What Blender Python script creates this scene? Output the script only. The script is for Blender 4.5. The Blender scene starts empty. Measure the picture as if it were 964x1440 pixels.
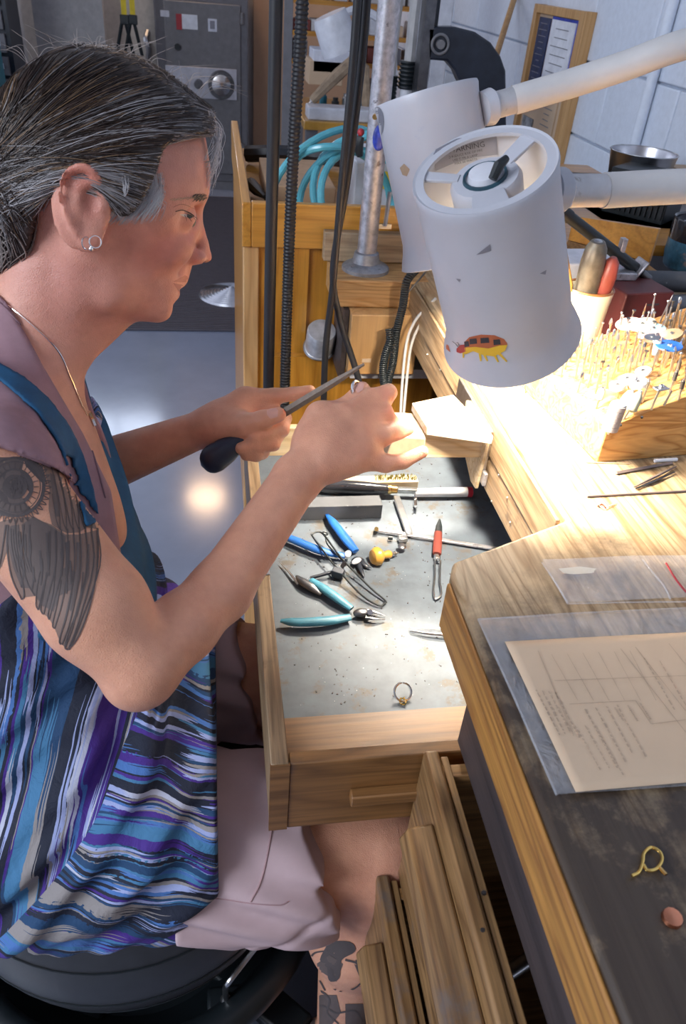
import bpy, math, random
import numpy as np
from mathutils import Vector, Matrix
from mathutils.bvhtree import BVHTree
random.seed(7)
rng = np.random.default_rng(7)
COL = bpy.context.scene.collection
scene = bpy.context.scene

# ---------------------------------------------------------------- camera
FPX = 1072.0
def unit(v):
    v = np.array(v, float); return v/np.linalg.norm(v)
AY = unit([-191, 789, -1072]); AZ = unit([132, 1490, 1072]); AZ = unit(AZ-AZ.dot(AY)*AY); AX = np.cross(AY, AZ)
RM = np.array([AX, AY, AZ])
CAM = np.array([0, 0, 1.35])
cd = bpy.data.cameras.new('camera'); cam = bpy.data.objects.new('camera', cd); COL.objects.link(cam)
m = Matrix([[*RM[0], 0], [*RM[1], 0], [*RM[2], CAM[2]], [0, 0, 0, 1]])
cam.matrix_world = m
cd.sensor_fit = 'VERTICAL'; cd.sensor_height = 36; cd.lens = 36*FPX/1440
cd.clip_start = 0.02; cd.clip_end = 60
cd.dof.use_dof = True; cd.dof.focus_distance = 0.85; cd.dof.aperture_fstop = 15.0
scene.camera = cam
def ray(px, py): return RM@np.array([(px-482)/FPX, (720-py)/FPX, -1.0])
def onz(px, py, z): d = ray(px, py); return CAM+d*(z-CAM[2])/d[2]
def ony(px, py, y): d = ray(px, py); return CAM+d*y/d[1]
def onx(px, py, x): d = ray(px, py); return CAM+d*x/d[0]
def dep(px, py, t): return CAM+ray(px, py)*t

# ---------------------------------------------------------------- light and exposure
scene.view_settings.view_transform = 'Standard'; scene.view_settings.look = 'None'
scene.view_settings.exposure = 0.22; scene.view_settings.gamma = 1.0
scene.view_settings.use_curve_mapping = False
w = bpy.data.worlds.new('world'); scene.world = w; w.use_nodes = True
w.node_tree.nodes['Background'].inputs[0].default_value = (0.62, 0.68, 0.85, 1)
w.node_tree.nodes['Background'].inputs[1].default_value = 0.95
def area(name, loc, to, size, power, col, shape='RECTANGLE', sy=None):
    l = bpy.data.lights.new(name, 'AREA'); l.energy = power; l.color = col; l.shape = shape; l.size = size
    if shape == 'RECTANGLE': l.size_y = sy or size
    o = bpy.data.objects.new(name, l); COL.objects.link(o)
    o.location = loc; o.rotation_euler = (Vector(to)-Vector(loc)).to_track_quat('-Z', 'Y').to_euler()
    return o
area('window_light', (-2.3, -0.7, 2.3), (0, .8, .9), 1.6, 88, (0.80, 0.88, 1.0), sy=1.3)     # daylight from the shop window behind the photographer
area('ceiling_strip_light', (0.2, 2.6, 2.9), (0.2, 2.4, 0), 1.8, 42, (0.86, 0.92, 1.0), sy=.5)
_f = onz(290, 700, 0); _d = _f-CAM; _d[2] *= -1; _b = _f+_d*(2.6/_d[2])
area('ceiling_bulb_light', tuple(_b), tuple(_b-[0, 0, 1]), .34, 9, (1.0, 0.66, 0.40), 'DISK')

# ---------------------------------------------------------------- materials
MATS = {}
def _new(name):
    m = bpy.data.materials.new(name); m.use_nodes = True
    nt = m.node_tree; b = nt.nodes['Principled BSDF']; MATS[name] = m
    return m, nt, b
def nd(nt, t, **kw):
    n = nt.nodes.new(t)
    for k, v in kw.items(): setattr(n, k, v)
    return n
def coords(nt, scale=(1, 1, 1), rand=True, src='Object'):
    tc = nd(nt, 'ShaderNodeTexCoord'); mp = nd(nt, 'ShaderNodeMapping'); mp.inputs['Scale'].default_value = scale
    if rand:
        oi = nd(nt, 'ShaderNodeObjectInfo'); ad = nd(nt, 'ShaderNodeVectorMath', operation='ADD')
        ml = nd(nt, 'ShaderNodeMath', operation='MULTIPLY'); ml.inputs[1].default_value = 7.3
        nt.links.new(oi.outputs['Random'], ml.inputs[0]); nt.links.new(tc.outputs[src], ad.inputs[0]); nt.links.new(ml.outputs[0], ad.inputs[1])
        nt.links.new(ad.outputs[0], mp.inputs['Vector'])
    else: nt.links.new(tc.outputs[src], mp.inputs['Vector'])
    return mp.outputs['Vector']
def noise(nt, vec, scale, detail=4, rough=.6, dist=0):
    n = nd(nt, 'ShaderNodeTexNoise'); n.inputs['Scale'].default_value = scale; n.inputs['Detail'].default_value = detail
    n.inputs['Roughness'].default_value = rough; n.inputs['Distortion'].default_value = dist
    nt.links.new(vec, n.inputs['Vector']); return n.outputs['Fac']
def ramp(nt, fac, stops, const=False):
    r = nd(nt, 'ShaderNodeValToRGB'); e = r.color_ramp.elements
    if const: r.color_ramp.interpolation = 'CONSTANT'
    while len(e) < len(stops): e.new(0.5)
    for el, (p, c) in zip(e, stops):
        el.position = p; el.color = (*c, 1) if len(c) == 3 else c
    nt.links.new(fac, r.inputs[0]); return r.outputs[0]
def mix(nt, fac, a, b, mode='MIX'):
    n = nd(nt, 'ShaderNodeMix', data_type='RGBA', blend_type=mode)
    for s, v in ((0, fac), (6, a), (7, b)):
        if hasattr(v, 'is_output'): nt.links.new(v, n.inputs[s])
        else: n.inputs[s].default_value = v if s == 0 else (*v, 1)
    return n.outputs[2]
def bump(nt, b, h, strength, dist=.001):
    n = nd(nt, 'ShaderNodeBump'); n.inputs['Strength'].default_value = strength; n.inputs['Distance'].default_value = dist
    nt.links.new(h, n.inputs['Height']); nt.links.new(n.outputs[0], b.inputs['Normal'])
def M(name, col, rough=.5, metal=0, var=.12, vscale=30, bmp=0.0, spots=None, **kw):
    """plain material with a little tonal variation; spots=(colour, scale, threshold) adds dirt"""
    m, nt, b = _new(name); v = coords(nt)
    f = noise(nt, v, vscale, 5)
    lo = tuple(c*(1-var) for c in col); hi = tuple(min(1, c*(1+var)) for c in col)
    c = ramp(nt, f, [(.3, lo), (.7, hi)])
    if spots:
        sc, ss, th = spots
        g = noise(nt, v, ss, 6, .7)
        mk = ramp(nt, g, [(th, (0, 0, 0)), (th+.07, (1, 1, 1))])
        c = mix(nt, mk, c, sc)
    nt.links.new(c, b.inputs['Base Color']); b.inputs['Roughness'].default_value = rough; b.inputs['Metallic'].default_value = metal
    if bmp: bump(nt, b, f, bmp)
    for k, x in kw.items(): b.inputs[k.replace('_', ' ')].default_value = x
    return m
def wood(name, light, dark, axis, ring=1.0, rough=.45, fibre=.35, grime=None, bmp=.15, coat=0.0):
    """grain running along axis: stretched noise rings + fine fibre + optional grime"""
    m, nt, b = _new(name)
    s = [9*ring]*3; s['xyz'.index(axis)] = .9*ring
    f = [260]*3; f['xyz'.index(axis)] = 9
    v1 = coords(nt, s); v2 = coords(nt, f)
    n1 = noise(nt, v1, 1.6, 2, .5, .6)
    wv = nd(nt, 'ShaderNodeMath', operation='MULTIPLY'); wv.inputs[1].default_value = 9.0; nt.links.new(n1, wv.inputs[0])
    fr = nd(nt, 'ShaderNodeMath', operation='PINGPONG'); fr.inputs[1].default_value = .5; nt.links.new(wv.outputs[0], fr.inputs[0])
    c = ramp(nt, fr.outputs[0], [(0, dark), (.22, tuple(.35*d+.65*l for d, l in zip(dark, light))), (.5, light)])
    n2 = noise(nt, v2, 1, 3, .6)
    mk = ramp(nt, n2, [(.35, (1-fibre,)*3), (.6, (1, 1, 1))])
    c = mix(nt, 1.0, c, mk, 'MULTIPLY')
    if grime:
        gc, gs, th = grime
        g = noise(nt, coords(nt), gs, 7, .68)
        k = ramp(nt, g, [(th, (0, 0, 0)), (th+.14, (1, 1, 1))])
        c = mix(nt, k, c, gc)
    nt.links.new(c, b.inputs['Base Color']); b.inputs['Roughness'].default_value = rough
    if coat: b.inputs['Coat Weight'].default_value = coat; b.inputs['Coat Roughness'].default_value = .25
    if bmp: bump(nt, b, n2, bmp, .0008)
    return m

# ---------------------------------------------------------------- mesh builder
class MB:
    def __init__(s): s.v = []; s.f = []; s.m = []; s.cm = 0
    def add(s, v, f):
        b = len(s.v); s.v += [tuple(map(float, p)) for p in v]; s.f += [tuple(b+i for i in q) for q in f]; s.m += [s.cm]*len(f); return s
    def box(s, c, d, rot=None, rz=0):
        h = np.array(d)/2; P = np.array([[x, y, z] for x in (-1, 1) for y in (-1, 1) for z in (-1, 1)])*h
        if rot is None and rz: rot = np.array(Matrix.Rotation(rz, 3, 'Z'))
        if rot is not None: P = P@np.array(rot).T
        return s.add(P+np.array(c), [(0, 1, 3, 2), (4, 6, 7, 5), (0, 4, 5, 1), (2, 3, 7, 6), (0, 2, 6, 4), (1, 5, 7, 3)])
    def bb(s, x0, x1, y0, y1, z0, z1): return s.box(((x0+x1)/2, (y0+y1)/2, (z0+z1)/2), (abs(x1-x0), abs(y1-y0), abs(z1-z0)))
    def frame(s, ax):
        ax = unit(ax); t = np.array([0, 0, 1.]) if abs(ax[2]) < .9 else np.array([1., 0, 0])
        u = unit(np.cross(t, ax)); return u, np.cross(ax, u), ax
    def lathe(s, o, ax, prof, n=24, caps=(True, True)):
        u, w_, a = s.frame(ax); o = np.array(o, float); V = []
        for h, r in prof:
            for i in range(n):
                t = 2*math.pi*i/n; V.append(o+a*h+(u*math.cos(t)+w_*math.sin(t))*r)
        F = [(j*n+i, j*n+(i+1) % n, (j+1)*n+(i+1) % n, (j+1)*n+i) for j in range(len(prof)-1) for i in range(n)]
        if caps[0]: F.append(tuple(range(n))[::-1])
        if caps[1]: F.append(tuple((len(prof)-1)*n+i for i in range(n)))
        return s.add(V, F)
    def cyl(s, a, b, r, r2=None, n=16):
        a = np.array(a, float); b = np.array(b, float); L = np.linalg.norm(b-a)
        return s.lathe(a, b-a, [(0, r), (L, r if r2 is None else r2)], n)
    def tube(s, pts, r, n=8, close=False):
        P = np.array(pts, float); N = len(P); rr = np.broadcast_to(np.array(r, float), (N,)) if not np.isscalar(r) else np.full(N, r)
        T = np.gradient(P, axis=0); T /= np.linalg.norm(T, axis=1)[:, None]+1e-12
        u = s.frame(T[0])[0]; V = []
        for i in range(N):
            u = u-T[i]*u.dot(T[i]); u = unit(u); w_ = np.cross(T[i], u)
            for k in range(n):
                t = 2*math.pi*k/n; V.append(P[i]+(u*math.cos(t)+w_*math.sin(t))*rr[i])
        F = [(j*n+i, j*n+(i+1) % n, (j+1)*n+(i+1) % n, (j+1)*n+i) for j in range(N-1) for i in range(n)]
        F += [tuple(range(n))[::-1], tuple((N-1)*n+i for i in range(n))]
        return s.add(V, F)
    def prism(s, poly, z0, z1):
        n = len(poly); V = [(x, y, z0) for x, y in poly]+[(x, y, z1) for x, y in poly]
        F = [tuple(range(n))[::-1], tuple(range(n, 2*n))]+[(i, (i+1) % n, n+(i+1) % n, n+i) for i in range(n)]
        return s.add(V, F)
    def extr(s, pts, d):
        """planar 3-D outline extruded by vector d"""
        P = np.array(pts, float); n = len(P); d = np.array(d, float)
        return s.add(list(P)+list(P+d), [tuple(range(n))[::-1], tuple(range(n, 2*n))]+[(i, (i+1) % n, n+(i+1) % n, n+i) for i in range(n)])
    def ball(s, c, r, n=16, rot=None):
        r = np.array([r]*3 if np.isscalar(r) else r, float); V = []; m = n//2
        for j in range(1, m):
            for i in range(n):
                p, t = math.pi*j/m, 2*math.pi*i/n; V.append([math.sin(p)*math.cos(t), math.sin(p)*math.sin(t), math.cos(p)])
        V += [[0, 0, 1], [0, 0, -1]]; V = np.array(V)*r
        if rot is not None: V = V@np.array(rot).T
        k = (m-1)*n
        F = [(j*n+i, (j+1)*n+i, (j+1)*n+(i+1) % n, j*n+(i+1) % n) for j in range(m-2) for i in range(n)]
        F += [(k, i, (i+1) % n) for i in range(n)]+[(k+1, (m-2)*n+(i+1) % n, (m-2)*n+i) for i in range(n)]
        return s.add(V+np.array(c), F)
    def torus(s, c, ax, R, r, n=28, k=8, a0=0, a1=2*math.pi):
        u, w_, a = s.frame(ax); c = np.array(c, float)
        full = abs(a1-a0-2*math.pi) < 1e-6
        N = n if full else n+1; V = []
        for i in range(N):
            t = a0+(a1-a0)*i/n; e = u*math.cos(t)+w_*math.sin(t)
            for j in range(k):
                q = 2*math.pi*j/k; V.append(c+e*(R+r*math.cos(q))+a*r*math.sin(q))
        F = [(i*k+j, ((i+1) % N)*k+j, ((i+1) % N)*k+(j+1) % k, i*k+(j+1) % k) for i in range(n) for j in range(k)]
        return s.add(V, F)

ORG = {}
def mesh_obj(name, mb, mat, parent=None, smooth=True, bevel=0, angle=35, org=None, cols=None, uvw=None):
    V = np.array(mb.v, float) if isinstance(mb, MB) else mb[0]; F = mb.f if isinstance(mb, MB) else mb[1]
    if org is None:
        org = ORG[parent.name] if parent is not None else np.array([(V[:, 0].min()+V[:, 0].max())/2, (V[:, 1].min()+V[:, 1].max())/2, V[:, 2].min()])
    me = bpy.data.meshes.new(name)
    if isinstance(F, np.ndarray):
        me.vertices.add(len(V)); me.vertices.foreach_set('co', (V-org).astype(np.float32).ravel())
        k = F.shape[1]; me.loops.add(F.size); me.loops.foreach_set('vertex_index', F.astype(np.int32).ravel())
        me.polygons.add(len(F)); me.polygons.foreach_set('loop_start', np.arange(0, F.size, k, dtype=np.int32)); me.update(calc_edges=True)
    else: me.from_pydata([tuple(p) for p in (V-org)], [], F)
    ms = mat if isinstance(mat, (list, tuple)) else [mat]
    for x in ms: me.materials.append(MATS[x] if isinstance(x, str) else x)
    if isinstance(mb, MB) and len(ms) > 1: me.polygons.foreach_set('material_index', mb.m)
    me.validate()
    if smooth:
        me.polygons.foreach_set('use_smooth', [True]*len(me.polygons))
        if angle < 180: me.set_sharp_from_angle(angle=math.radians(angle))
    for nm, arr in (('Col', cols), ('uvw', uvw)):
        if arr is not None:
            a = me.attributes.new(nm, 'FLOAT_COLOR' if nm == 'Col' else 'FLOAT_VECTOR', 'POINT')
            if nm == 'Col': a.data.foreach_set('color', np.c_[arr, np.ones(len(arr))].astype(np.float32).ravel())
            else: a.data.foreach_set('vector', arr.astype(np.float32).ravel())
    o = bpy.data.objects.new(name, me); COL.objects.link(o)
    po = ORG[parent.name] if parent is not None else np.zeros(3)
    o.location = org-po; o.parent = parent; ORG[o.name] = np.array(org, float)
    if bevel:
        md = o.modifiers.new('bevel', 'BEVEL'); md.width = bevel; md.segments = 2; md.limit_method = 'ANGLE'; md.angle_limit = math.radians(40)
    return o
def tag(o, label, cat=None, group=None, kind=None):
    if label: o['label'] = label
    if cat: o['category'] = cat
    if group: o['group'] = group
    if kind: o['kind'] = kind
    return o
def thing(name, label, cat, loc, group=None):
    o = bpy.data.objects.new(name, None); COL.objects.link(o); o.location = loc; o.empty_display_size = .02
    ORG[o.name] = np.array(loc, float); return tag(o, label, cat, group)
def dup(o, loc, label=None, rot=None, group=None):
    """copy of a thing with copies of its parts and sub-parts, moved to loc"""
    def cp(s, par):
        c = s.copy(); COL.objects.link(c); c.parent = par
        for ch in list(s.children): cp(ch, c)
        return c
    r = cp(o, None); r.location = loc
    if rot is not None: r.rotation_euler = rot
    if label: r['label'] = label
    if group: r['group'] = group
    return r
def spline(P, n=8):
    """Catmull-Rom through points"""
    P = np.array(P, float); Q = np.vstack([2*P[0]-P[1], P, 2*P[-1]-P[-2]]); out = []
    for i in range(1, len(Q)-2):
        for k in range(n):
            t = k/n; a, b, c, d = Q[i-1], Q[i], Q[i+1], Q[i+2]
            out.append(.5*((2*b)+(c-a)*t+(2*a-5*b+4*c-d)*t*t+(3*b-a-3*c+d)*t**3))
    out.append(Q[-2]); return np.array(out)

# ---------------------------------------------------------------- signed-distance modelling (for the figure and the cloth)
def pcap(a, b, ra, rb): return ('c', np.array(a, float), np.array(b, float), ra, rb)
def pell(c, r, R=None): return ('e', np.array(c, float), np.array(r, float), None if R is None else np.array(R, float))
def dist(p, P):
    if p[0] == 'c':
        a, b, ra, rb = p[1:]; d = b-a; L = max(d.dot(d), 1e-12); t = np.clip((P-a)@d/L, 0, 1)
        return np.linalg.norm(P-a-t[:, None]*d, axis=1)-(ra+(rb-ra)*t)
    if p[0] == 'e':
        Q = P-p[1]
        if p[3] is not None: Q = Q@p[3]
        k0 = np.linalg.norm(Q/p[2], axis=1); k1 = np.linalg.norm(Q/p[2]**2, axis=1)+1e-9
        return k0*(k0-1)/k1
def smin(a, b, k):
    h = np.maximum(k-np.abs(a-b), 0)/k; return np.minimum(a, b)-h*h*k*.25
def fold(prims, P):
    """prims: (primitive, k) added; k<0 subtracted"""
    d = np.full(len(P), 1e3)
    for p, k in prims:
        e = dist(p, P)
        if k > 0: d = smin(d, e, k)
        else: d = -smin(-d, e, -k)
    return d
def poly2(P2, poly):
    """signed distance to a 2-D polygon (negative inside)"""
    poly = np.array(poly, float); n = len(poly); d = np.full(len(P2), 1e9); ins = np.zeros(len(P2), bool)
    for i in range(n):
        a, b = poly[i], poly[(i+1) % n]; e = b-a; wv = P2-a
        t = np.clip(wv@e/max(e.dot(e), 1e-12), 0, 1); q = wv-t[:, None]*e; d = np.minimum(d, (q*q).sum(1))
        if a[1] != b[1]:
            c = ((a[1] > P2[:, 1]) != (b[1] > P2[:, 1])) & (P2[:, 0] < (b[0]-a[0])*(P2[:, 1]-a[1])/(b[1]-a[1])+a[0])
            ins ^= c
    d = np.sqrt(d); return np.where(ins, -d, d)
def nets(fn, lo, hi, h, B=8, slack=1.5):
    """sparse surface nets of fn(P)<0"""
    lo = np.array(lo, float); nb = np.ceil((np.array(hi)-lo)/(h*B)).astype(int); n = nb*B
    G = np.stack(np.meshgrid(*[np.arange(k) for k in nb], indexing='ij'), -1).reshape(-1, 3)
    cen = lo+(G*B+(B-1)/2)*h; dc = fn(cen)
    F = np.repeat(np.repeat(np.repeat(dc.reshape(nb), B, 0), B, 1), B, 2).astype(np.float32)
    keep = np.abs(dc) < B*h*.87*slack+.004
    g = G[keep]*B; off = np.stack(np.meshgrid(*[np.arange(B)]*3, indexing='ij'), -1).reshape(-1, 3)
    for i in range(0, len(g), 400):
        idx = (g[i:i+400, None]+off[None]).reshape(-1, 3); F[idx[:, 0], idx[:, 1], idx[:, 2]] = fn(lo+idx*h)
    F[0], F[-1] = 1, 1; F[:, 0], F[:, -1] = 1, 1; F[:, :, 0], F[:, :, -1] = 1, 1
    S = F < 0; A = S[:-1, :-1, :-1]; cnt = np.zeros(A.shape, np.int8)
    for dx in (0, 1):
        for dy in (0, 1):
            for dz in (0, 1): cnt += S[dx:n[0]-1+dx, dy:n[1]-1+dy, dz:n[2]-1+dz]
    c = np.argwhere((cnt > 0) & (cnt < 8)); ids = np.full(A.shape, -1, np.int32); ids[c[:, 0], c[:, 1], c[:, 2]] = np.arange(len(c))
    cor = [(x, y, z) for x in (0, 1) for y in (0, 1) for z in (0, 1)]
    val = np.stack([F[c[:, 0]+a, c[:, 1]+b, c[:, 2]+e] for a, b, e in cor], 1)
    sm = np.zeros((len(c), 3)); k = np.zeros(len(c))
    for i, p in enumerate(cor):
        for j, q in enumerate(cor):
            if j > i and sum(abs(p[t]-q[t]) for t in range(3)) == 1:
                a, b = val[:, i], val[:, j]; x = (a < 0) != (b < 0); t = np.where(x, a/(a-b+1e-20), 0)
                pt = np.array(p)+t[:, None]*(np.array(q)-np.array(p)); sm += pt*x[:, None]; k += x
    V = lo+(c+sm/k[:, None])*h; Q = []
    for ax in range(3):
        s0 = [slice(1, None)]*3; sl0 = [slice(1, -1)]*3; sl1 = [slice(1, -1)]*3; sl0[ax] = slice(0, -1); sl1[ax] = slice(1, None)
        a, b = S[tuple(sl0)], S[tuple(sl1)]; e = np.argwhere(a != b); inside = a[e[:, 0], e[:, 1], e[:, 2]]
        base = e+1; base[:, ax] -= 1
        u, v = (ax+1) % 3, (ax+2) % 3; q = []
        for du, dv in ((0, 0), (-1, 0), (-1, -1), (0, -1)):
            t = base.copy(); t[:, u] += du; t[:, v] += dv; q.append(ids[t[:, 0], t[:, 1], t[:, 2]])
        q = np.stack(q, 1); q[~inside] = q[~inside][:, ::-1]; Q.append(q)
    Q = np.vstack(Q); Q = Q[(Q >= 0).all(1)]
    return V, Q
def smoothv(V, Q, it=2, lam=.5):
    E = np.vstack([Q[:, [0, 1]], Q[:, [1, 2]], Q[:, [2, 3]], Q[:, [3, 0]]]); n = len(V)
    for _ in range(it):
        s = np.zeros((n, 3)); k = np.zeros(n)
        for j in range(3): s[:, j] = np.bincount(E[:, 0], V[E[:, 1], j], n)+np.bincount(E[:, 1], V[E[:, 0], j], n)
        k = np.bincount(E[:, 0], minlength=n)+np.bincount(E[:, 1], minlength=n)
        V = V+(s/np.maximum(k, 1)[:, None]-V)*lam
    return V
# ================================================================ materials used
M('block_paint', (.70, .76, .86), .55, vscale=60, var=.05, bmp=.5)
M('mortar', (.40, .45, .54), .8)
M('back_paint', (.42, .38, .36), .7, vscale=2, var=.15)
M('warm_paint', (.48, .30, .19), .7, vscale=2, var=.15)
M('floor_paint', (.24, .28, .38), .16, var=.08, vscale=5, spots=((.12, .14, .19), 26, .70), bmp=.10, Coat_Weight=.4, Coat_Roughness=.1)
M('rubber', (.012, .012, .015), .5)
M('rubber_mat', (.075, .07, .09), .6)
M('black_plastic', (.010, .014, .017), .38)
M('black_steel', (.018, .022, .034), .35, var=.3)
M('steel', (.55, .55, .56), .28, 1, var=.15, vscale=80)
M('dark_steel', (.16, .16, .17), .38, 1, var=.3)
M('brushed', (.62, .62, .66), .3, 1)
M('galvanised', (.46, .45, .48), .45, .75, var=.35, vscale=90, spots=((.16, .14, .15), 60, .62))
M('cast_iron', (.30, .31, .34), .5, .7, var=.3, vscale=70)
M('brass', (.78, .52, .20), .25, 1)
M('gold', (.95, .62, .18), .18, 1)
M('silver', (.85, .83, .82), .15, 1)
M('copper', (.70, .28, .16), .3, 1)
M('safe_grey', (.15, .145, .16), .5)
M('safe_trim', (.17, .165, .175), .45)
M('safe_plate', (.52, .52, .58), .4, .3, spots=((.25, .24, .26), 14, .62))
M('white_plastic', (.62, .63, .68), .4)
M('white_enamel', (.47, .475, .52), .38, var=.05, vscale=14, spots=((.42, .43, .50), 26, .66), bmp=.04)
M('dusty_enamel', (.56, .57, .62), .5, var=.12, vscale=60, spots=((.30, .29, .31), 45, .6))
M('arm_sleeve', (.56, .54, .53), .5, var=.06, vscale=20, spots=((.42, .38, .36), 50, .7), bmp=.3)
M('arm_socket', (.52, .51, .52), .45, .3, spots=((.30, .27, .25), 40, .6))
M('label_grey', (.24, .24, .28), .4, .3)
M('ink', (.03, .03, .04), .6)
M('paper', (.66, .68, .76), .8)
M('white_paper', (.74, .76, .82), .8)
M('kraft', (.60, .44, .30), .85, var=.06, vscale=9)
M('faded_ink', (.44, .32, .225), .9)
M('navy_print', (.02, .035, .10), .5, var=.5, vscale=40)
M('teal_print', (.02, .07, .10), .5, var=.5, vscale=40)
M('grey_photo', (.30, .31, .33), .6, var=.6, vscale=30)
M('red', (.35, .02, .03), .45)
M('maroon', (.085, .013, .014), .5, spots=((.10, .03, .03), 30, .62))
M('blue_tape', (.03, .06, .42), .4, var=.5, vscale=90)
M('yellow', (.75, .55, .02), .6)
M('teal_plastic', (.01, .15, .22), .5)
M('blue_grip', (.012, .10, .38), .42, var=.25, vscale=60)
M('light_blue_grip', (.05, .21, .30), .45, var=.2, vscale=70, spots=((.20, .16, .14), 55, .62))
M('aqua_tube', (.14, .52, .62), .22, var=.15, Transmission_Weight=.35)
M('cardboard', (.42, .26, .15), .85)
M('white_cord', (.42, .41, .41), .5)
M('marker_white', (.72, .72, .76), .35)
M('marker_red', (.38, .02, .04), .4)
M('yellow_wood', (.52, .27, .045), .3, var=.12, vscale=60, Coat_Weight=.4)
M('red_grip', (.17, .035, .025), .6)
M('navy_plastic', (.012, .02, .045), .42)
M('crock', (.70, .62, .46), .3, var=.05, spots=((.5, .40, .25), 50, .7), Coat_Weight=.5)
M('brown_glaze', (.25, .10, .03), .3)
M('black_glaze', (.02, .02, .025), .15, Coat_Weight=.6)
M('blue_glaze', (.05, .16, .24), .3, var=.6, vscale=40, spots=((.30, .22, .20), 22, .60))
M('tan_leather', (.36, .26, .17), .7, var=.3)
M('rawhide', (.13, .115, .09), .35, .3, var=.35, vscale=60)
M('red_wood', (.26, .05, .035), .4, var=.3, vscale=40)
M('stone_grey', (.075, .08, .092), .6, spots=((.28, .29, .31), 80, .66), bmp=.3)
M('green_bristle', (.16, .14, .02), .9)
M('sheet_metal', (.088, .108, .135), .55, .1, var=.22, vscale=34, spots=((.085, .075, .065), 22, .56), bmp=.1)
M('pale_pink', (.75, .42, .38), .6); M('pale_grey', (.52, .50, .50), .7, var=.2, vscale=200)
M('sage', (.40, .43, .33), .7); M('bright_blue', (.02, .13, .60), .4); M('pale_blue', (.32, .52, .62), .5)
M('foil', (.50, .50, .52), .35, .45, var=.3, vscale=50, bmp=1.0)
M('limestone', (.62, .52, .42), .8, spots=((.70, .66, .60), 40, .5))
wood('orange_wood_x', (.60, .275, .045), (.46, .19, .025), 'x', .6, .32, .18, coat=.3)
wood('orange_wood_y', (.60, .275, .045), (.46, .19, .025), 'y', .6, .32, .18, coat=.3)
wood('orange_wood_z', (.58, .26, .035), (.45, .18, .02), 'z', .6, .32, .18, coat=.3)
wood('oak_y', (.40, .27, .155), (.25, .155, .08), 'y', 1.2, .42, .45, ((.10, .065, .04), 12, .60))
wood('oak_x', (.38, .20, .075), (.25, .12, .04), 'x', 1.0, .42, .45, ((.13, .075, .04), 8, .55))
wood('pine_y', (.46, .22, .05), (.28, .12, .03), 'y', 1.6, .5, .3, ((.20, .12, .06), 9, .62))
wood('pine_x', (.55, .32, .13), (.36, .17, .05), 'x', 2.2, .55, .3, ((.26, .17, .10), 8, .60))
wood('birch', (.62, .36, .15), (.50, .27, .10), 'z', .8, .5, .12)
wood('old_wood', (.42, .30, .18), (.28, .18, .10), 'x', 1.2, .6, .35, ((.24, .17, .11), 14, .55))
wood('drawer_wood', (.33, .185, .075), (.17, .085, .032), 'y', 1.1, .4, .45, ((.12, .10, .09), 10, .56), coat=.15)
wood('pin_wood', (.62, .50, .34), (.50, .36, .20), 'x', 1.6, .6, .2)
wood('tray_wood', (.27, .125, .040), (.17, .075, .022), 'x', .9, .45, .3, ((.08, .045, .03), 9, .60))
wood('dark_wood', (.06, .045, .045), (.035, .028, .03), 'y', .8, .5, .3)

# bench top: honey wood, worn and stained towards its near end, light falloff painted in
m, nt, b = _new('worktop')
c1 = coords(nt, (9, 1.0, 9), False); c2 = coords(nt, (230, 10, 230), False); c3 = coords(nt, (1, 1, 1), False)
n1 = noise(nt, c1, 2.0, 2, .5, .8); ml = nd(nt, 'ShaderNodeMath', operation='MULTIPLY'); ml.inputs[1].default_value = 9; nt.links.new(n1, ml.inputs[0])
pp = nd(nt, 'ShaderNodeMath', operation='PINGPONG'); pp.inputs[1].default_value = .5; nt.links.new(ml.outputs[0], pp.inputs[0])
c = ramp(nt, pp.outputs[0], [(0, (.28, .175, .085)), (.15, (.44, .31, .18)), (.5, (.50, .365, .22))])
n2 = noise(nt, c2, 1, 3); c = mix(nt, 1.0, c, ramp(nt, n2, [(.36, (.62, .58, .52)), (.56, (1, 1, 1))]), 'MULTIPLY')
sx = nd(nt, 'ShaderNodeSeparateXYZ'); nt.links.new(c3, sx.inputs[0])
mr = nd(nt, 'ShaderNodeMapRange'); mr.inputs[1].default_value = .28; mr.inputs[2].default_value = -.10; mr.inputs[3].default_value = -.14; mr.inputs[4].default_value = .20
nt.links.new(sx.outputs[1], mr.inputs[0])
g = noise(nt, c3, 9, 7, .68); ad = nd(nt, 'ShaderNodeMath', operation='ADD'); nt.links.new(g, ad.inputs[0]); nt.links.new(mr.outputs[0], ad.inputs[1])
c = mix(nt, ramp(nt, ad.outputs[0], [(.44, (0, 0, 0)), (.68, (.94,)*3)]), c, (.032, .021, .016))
g2 = noise(nt, c3, 42, 5, .7); c = mix(nt, ramp(nt, g2, [(.62, (0, 0, 0)), (.74, (.55,)*3)]), c, (.09, .06, .045))
nt.links.new(c, b.inputs['Base Color']); b.inputs['Roughness'].default_value = .42; bump(nt, b, n2, .25, .0008)

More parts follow.
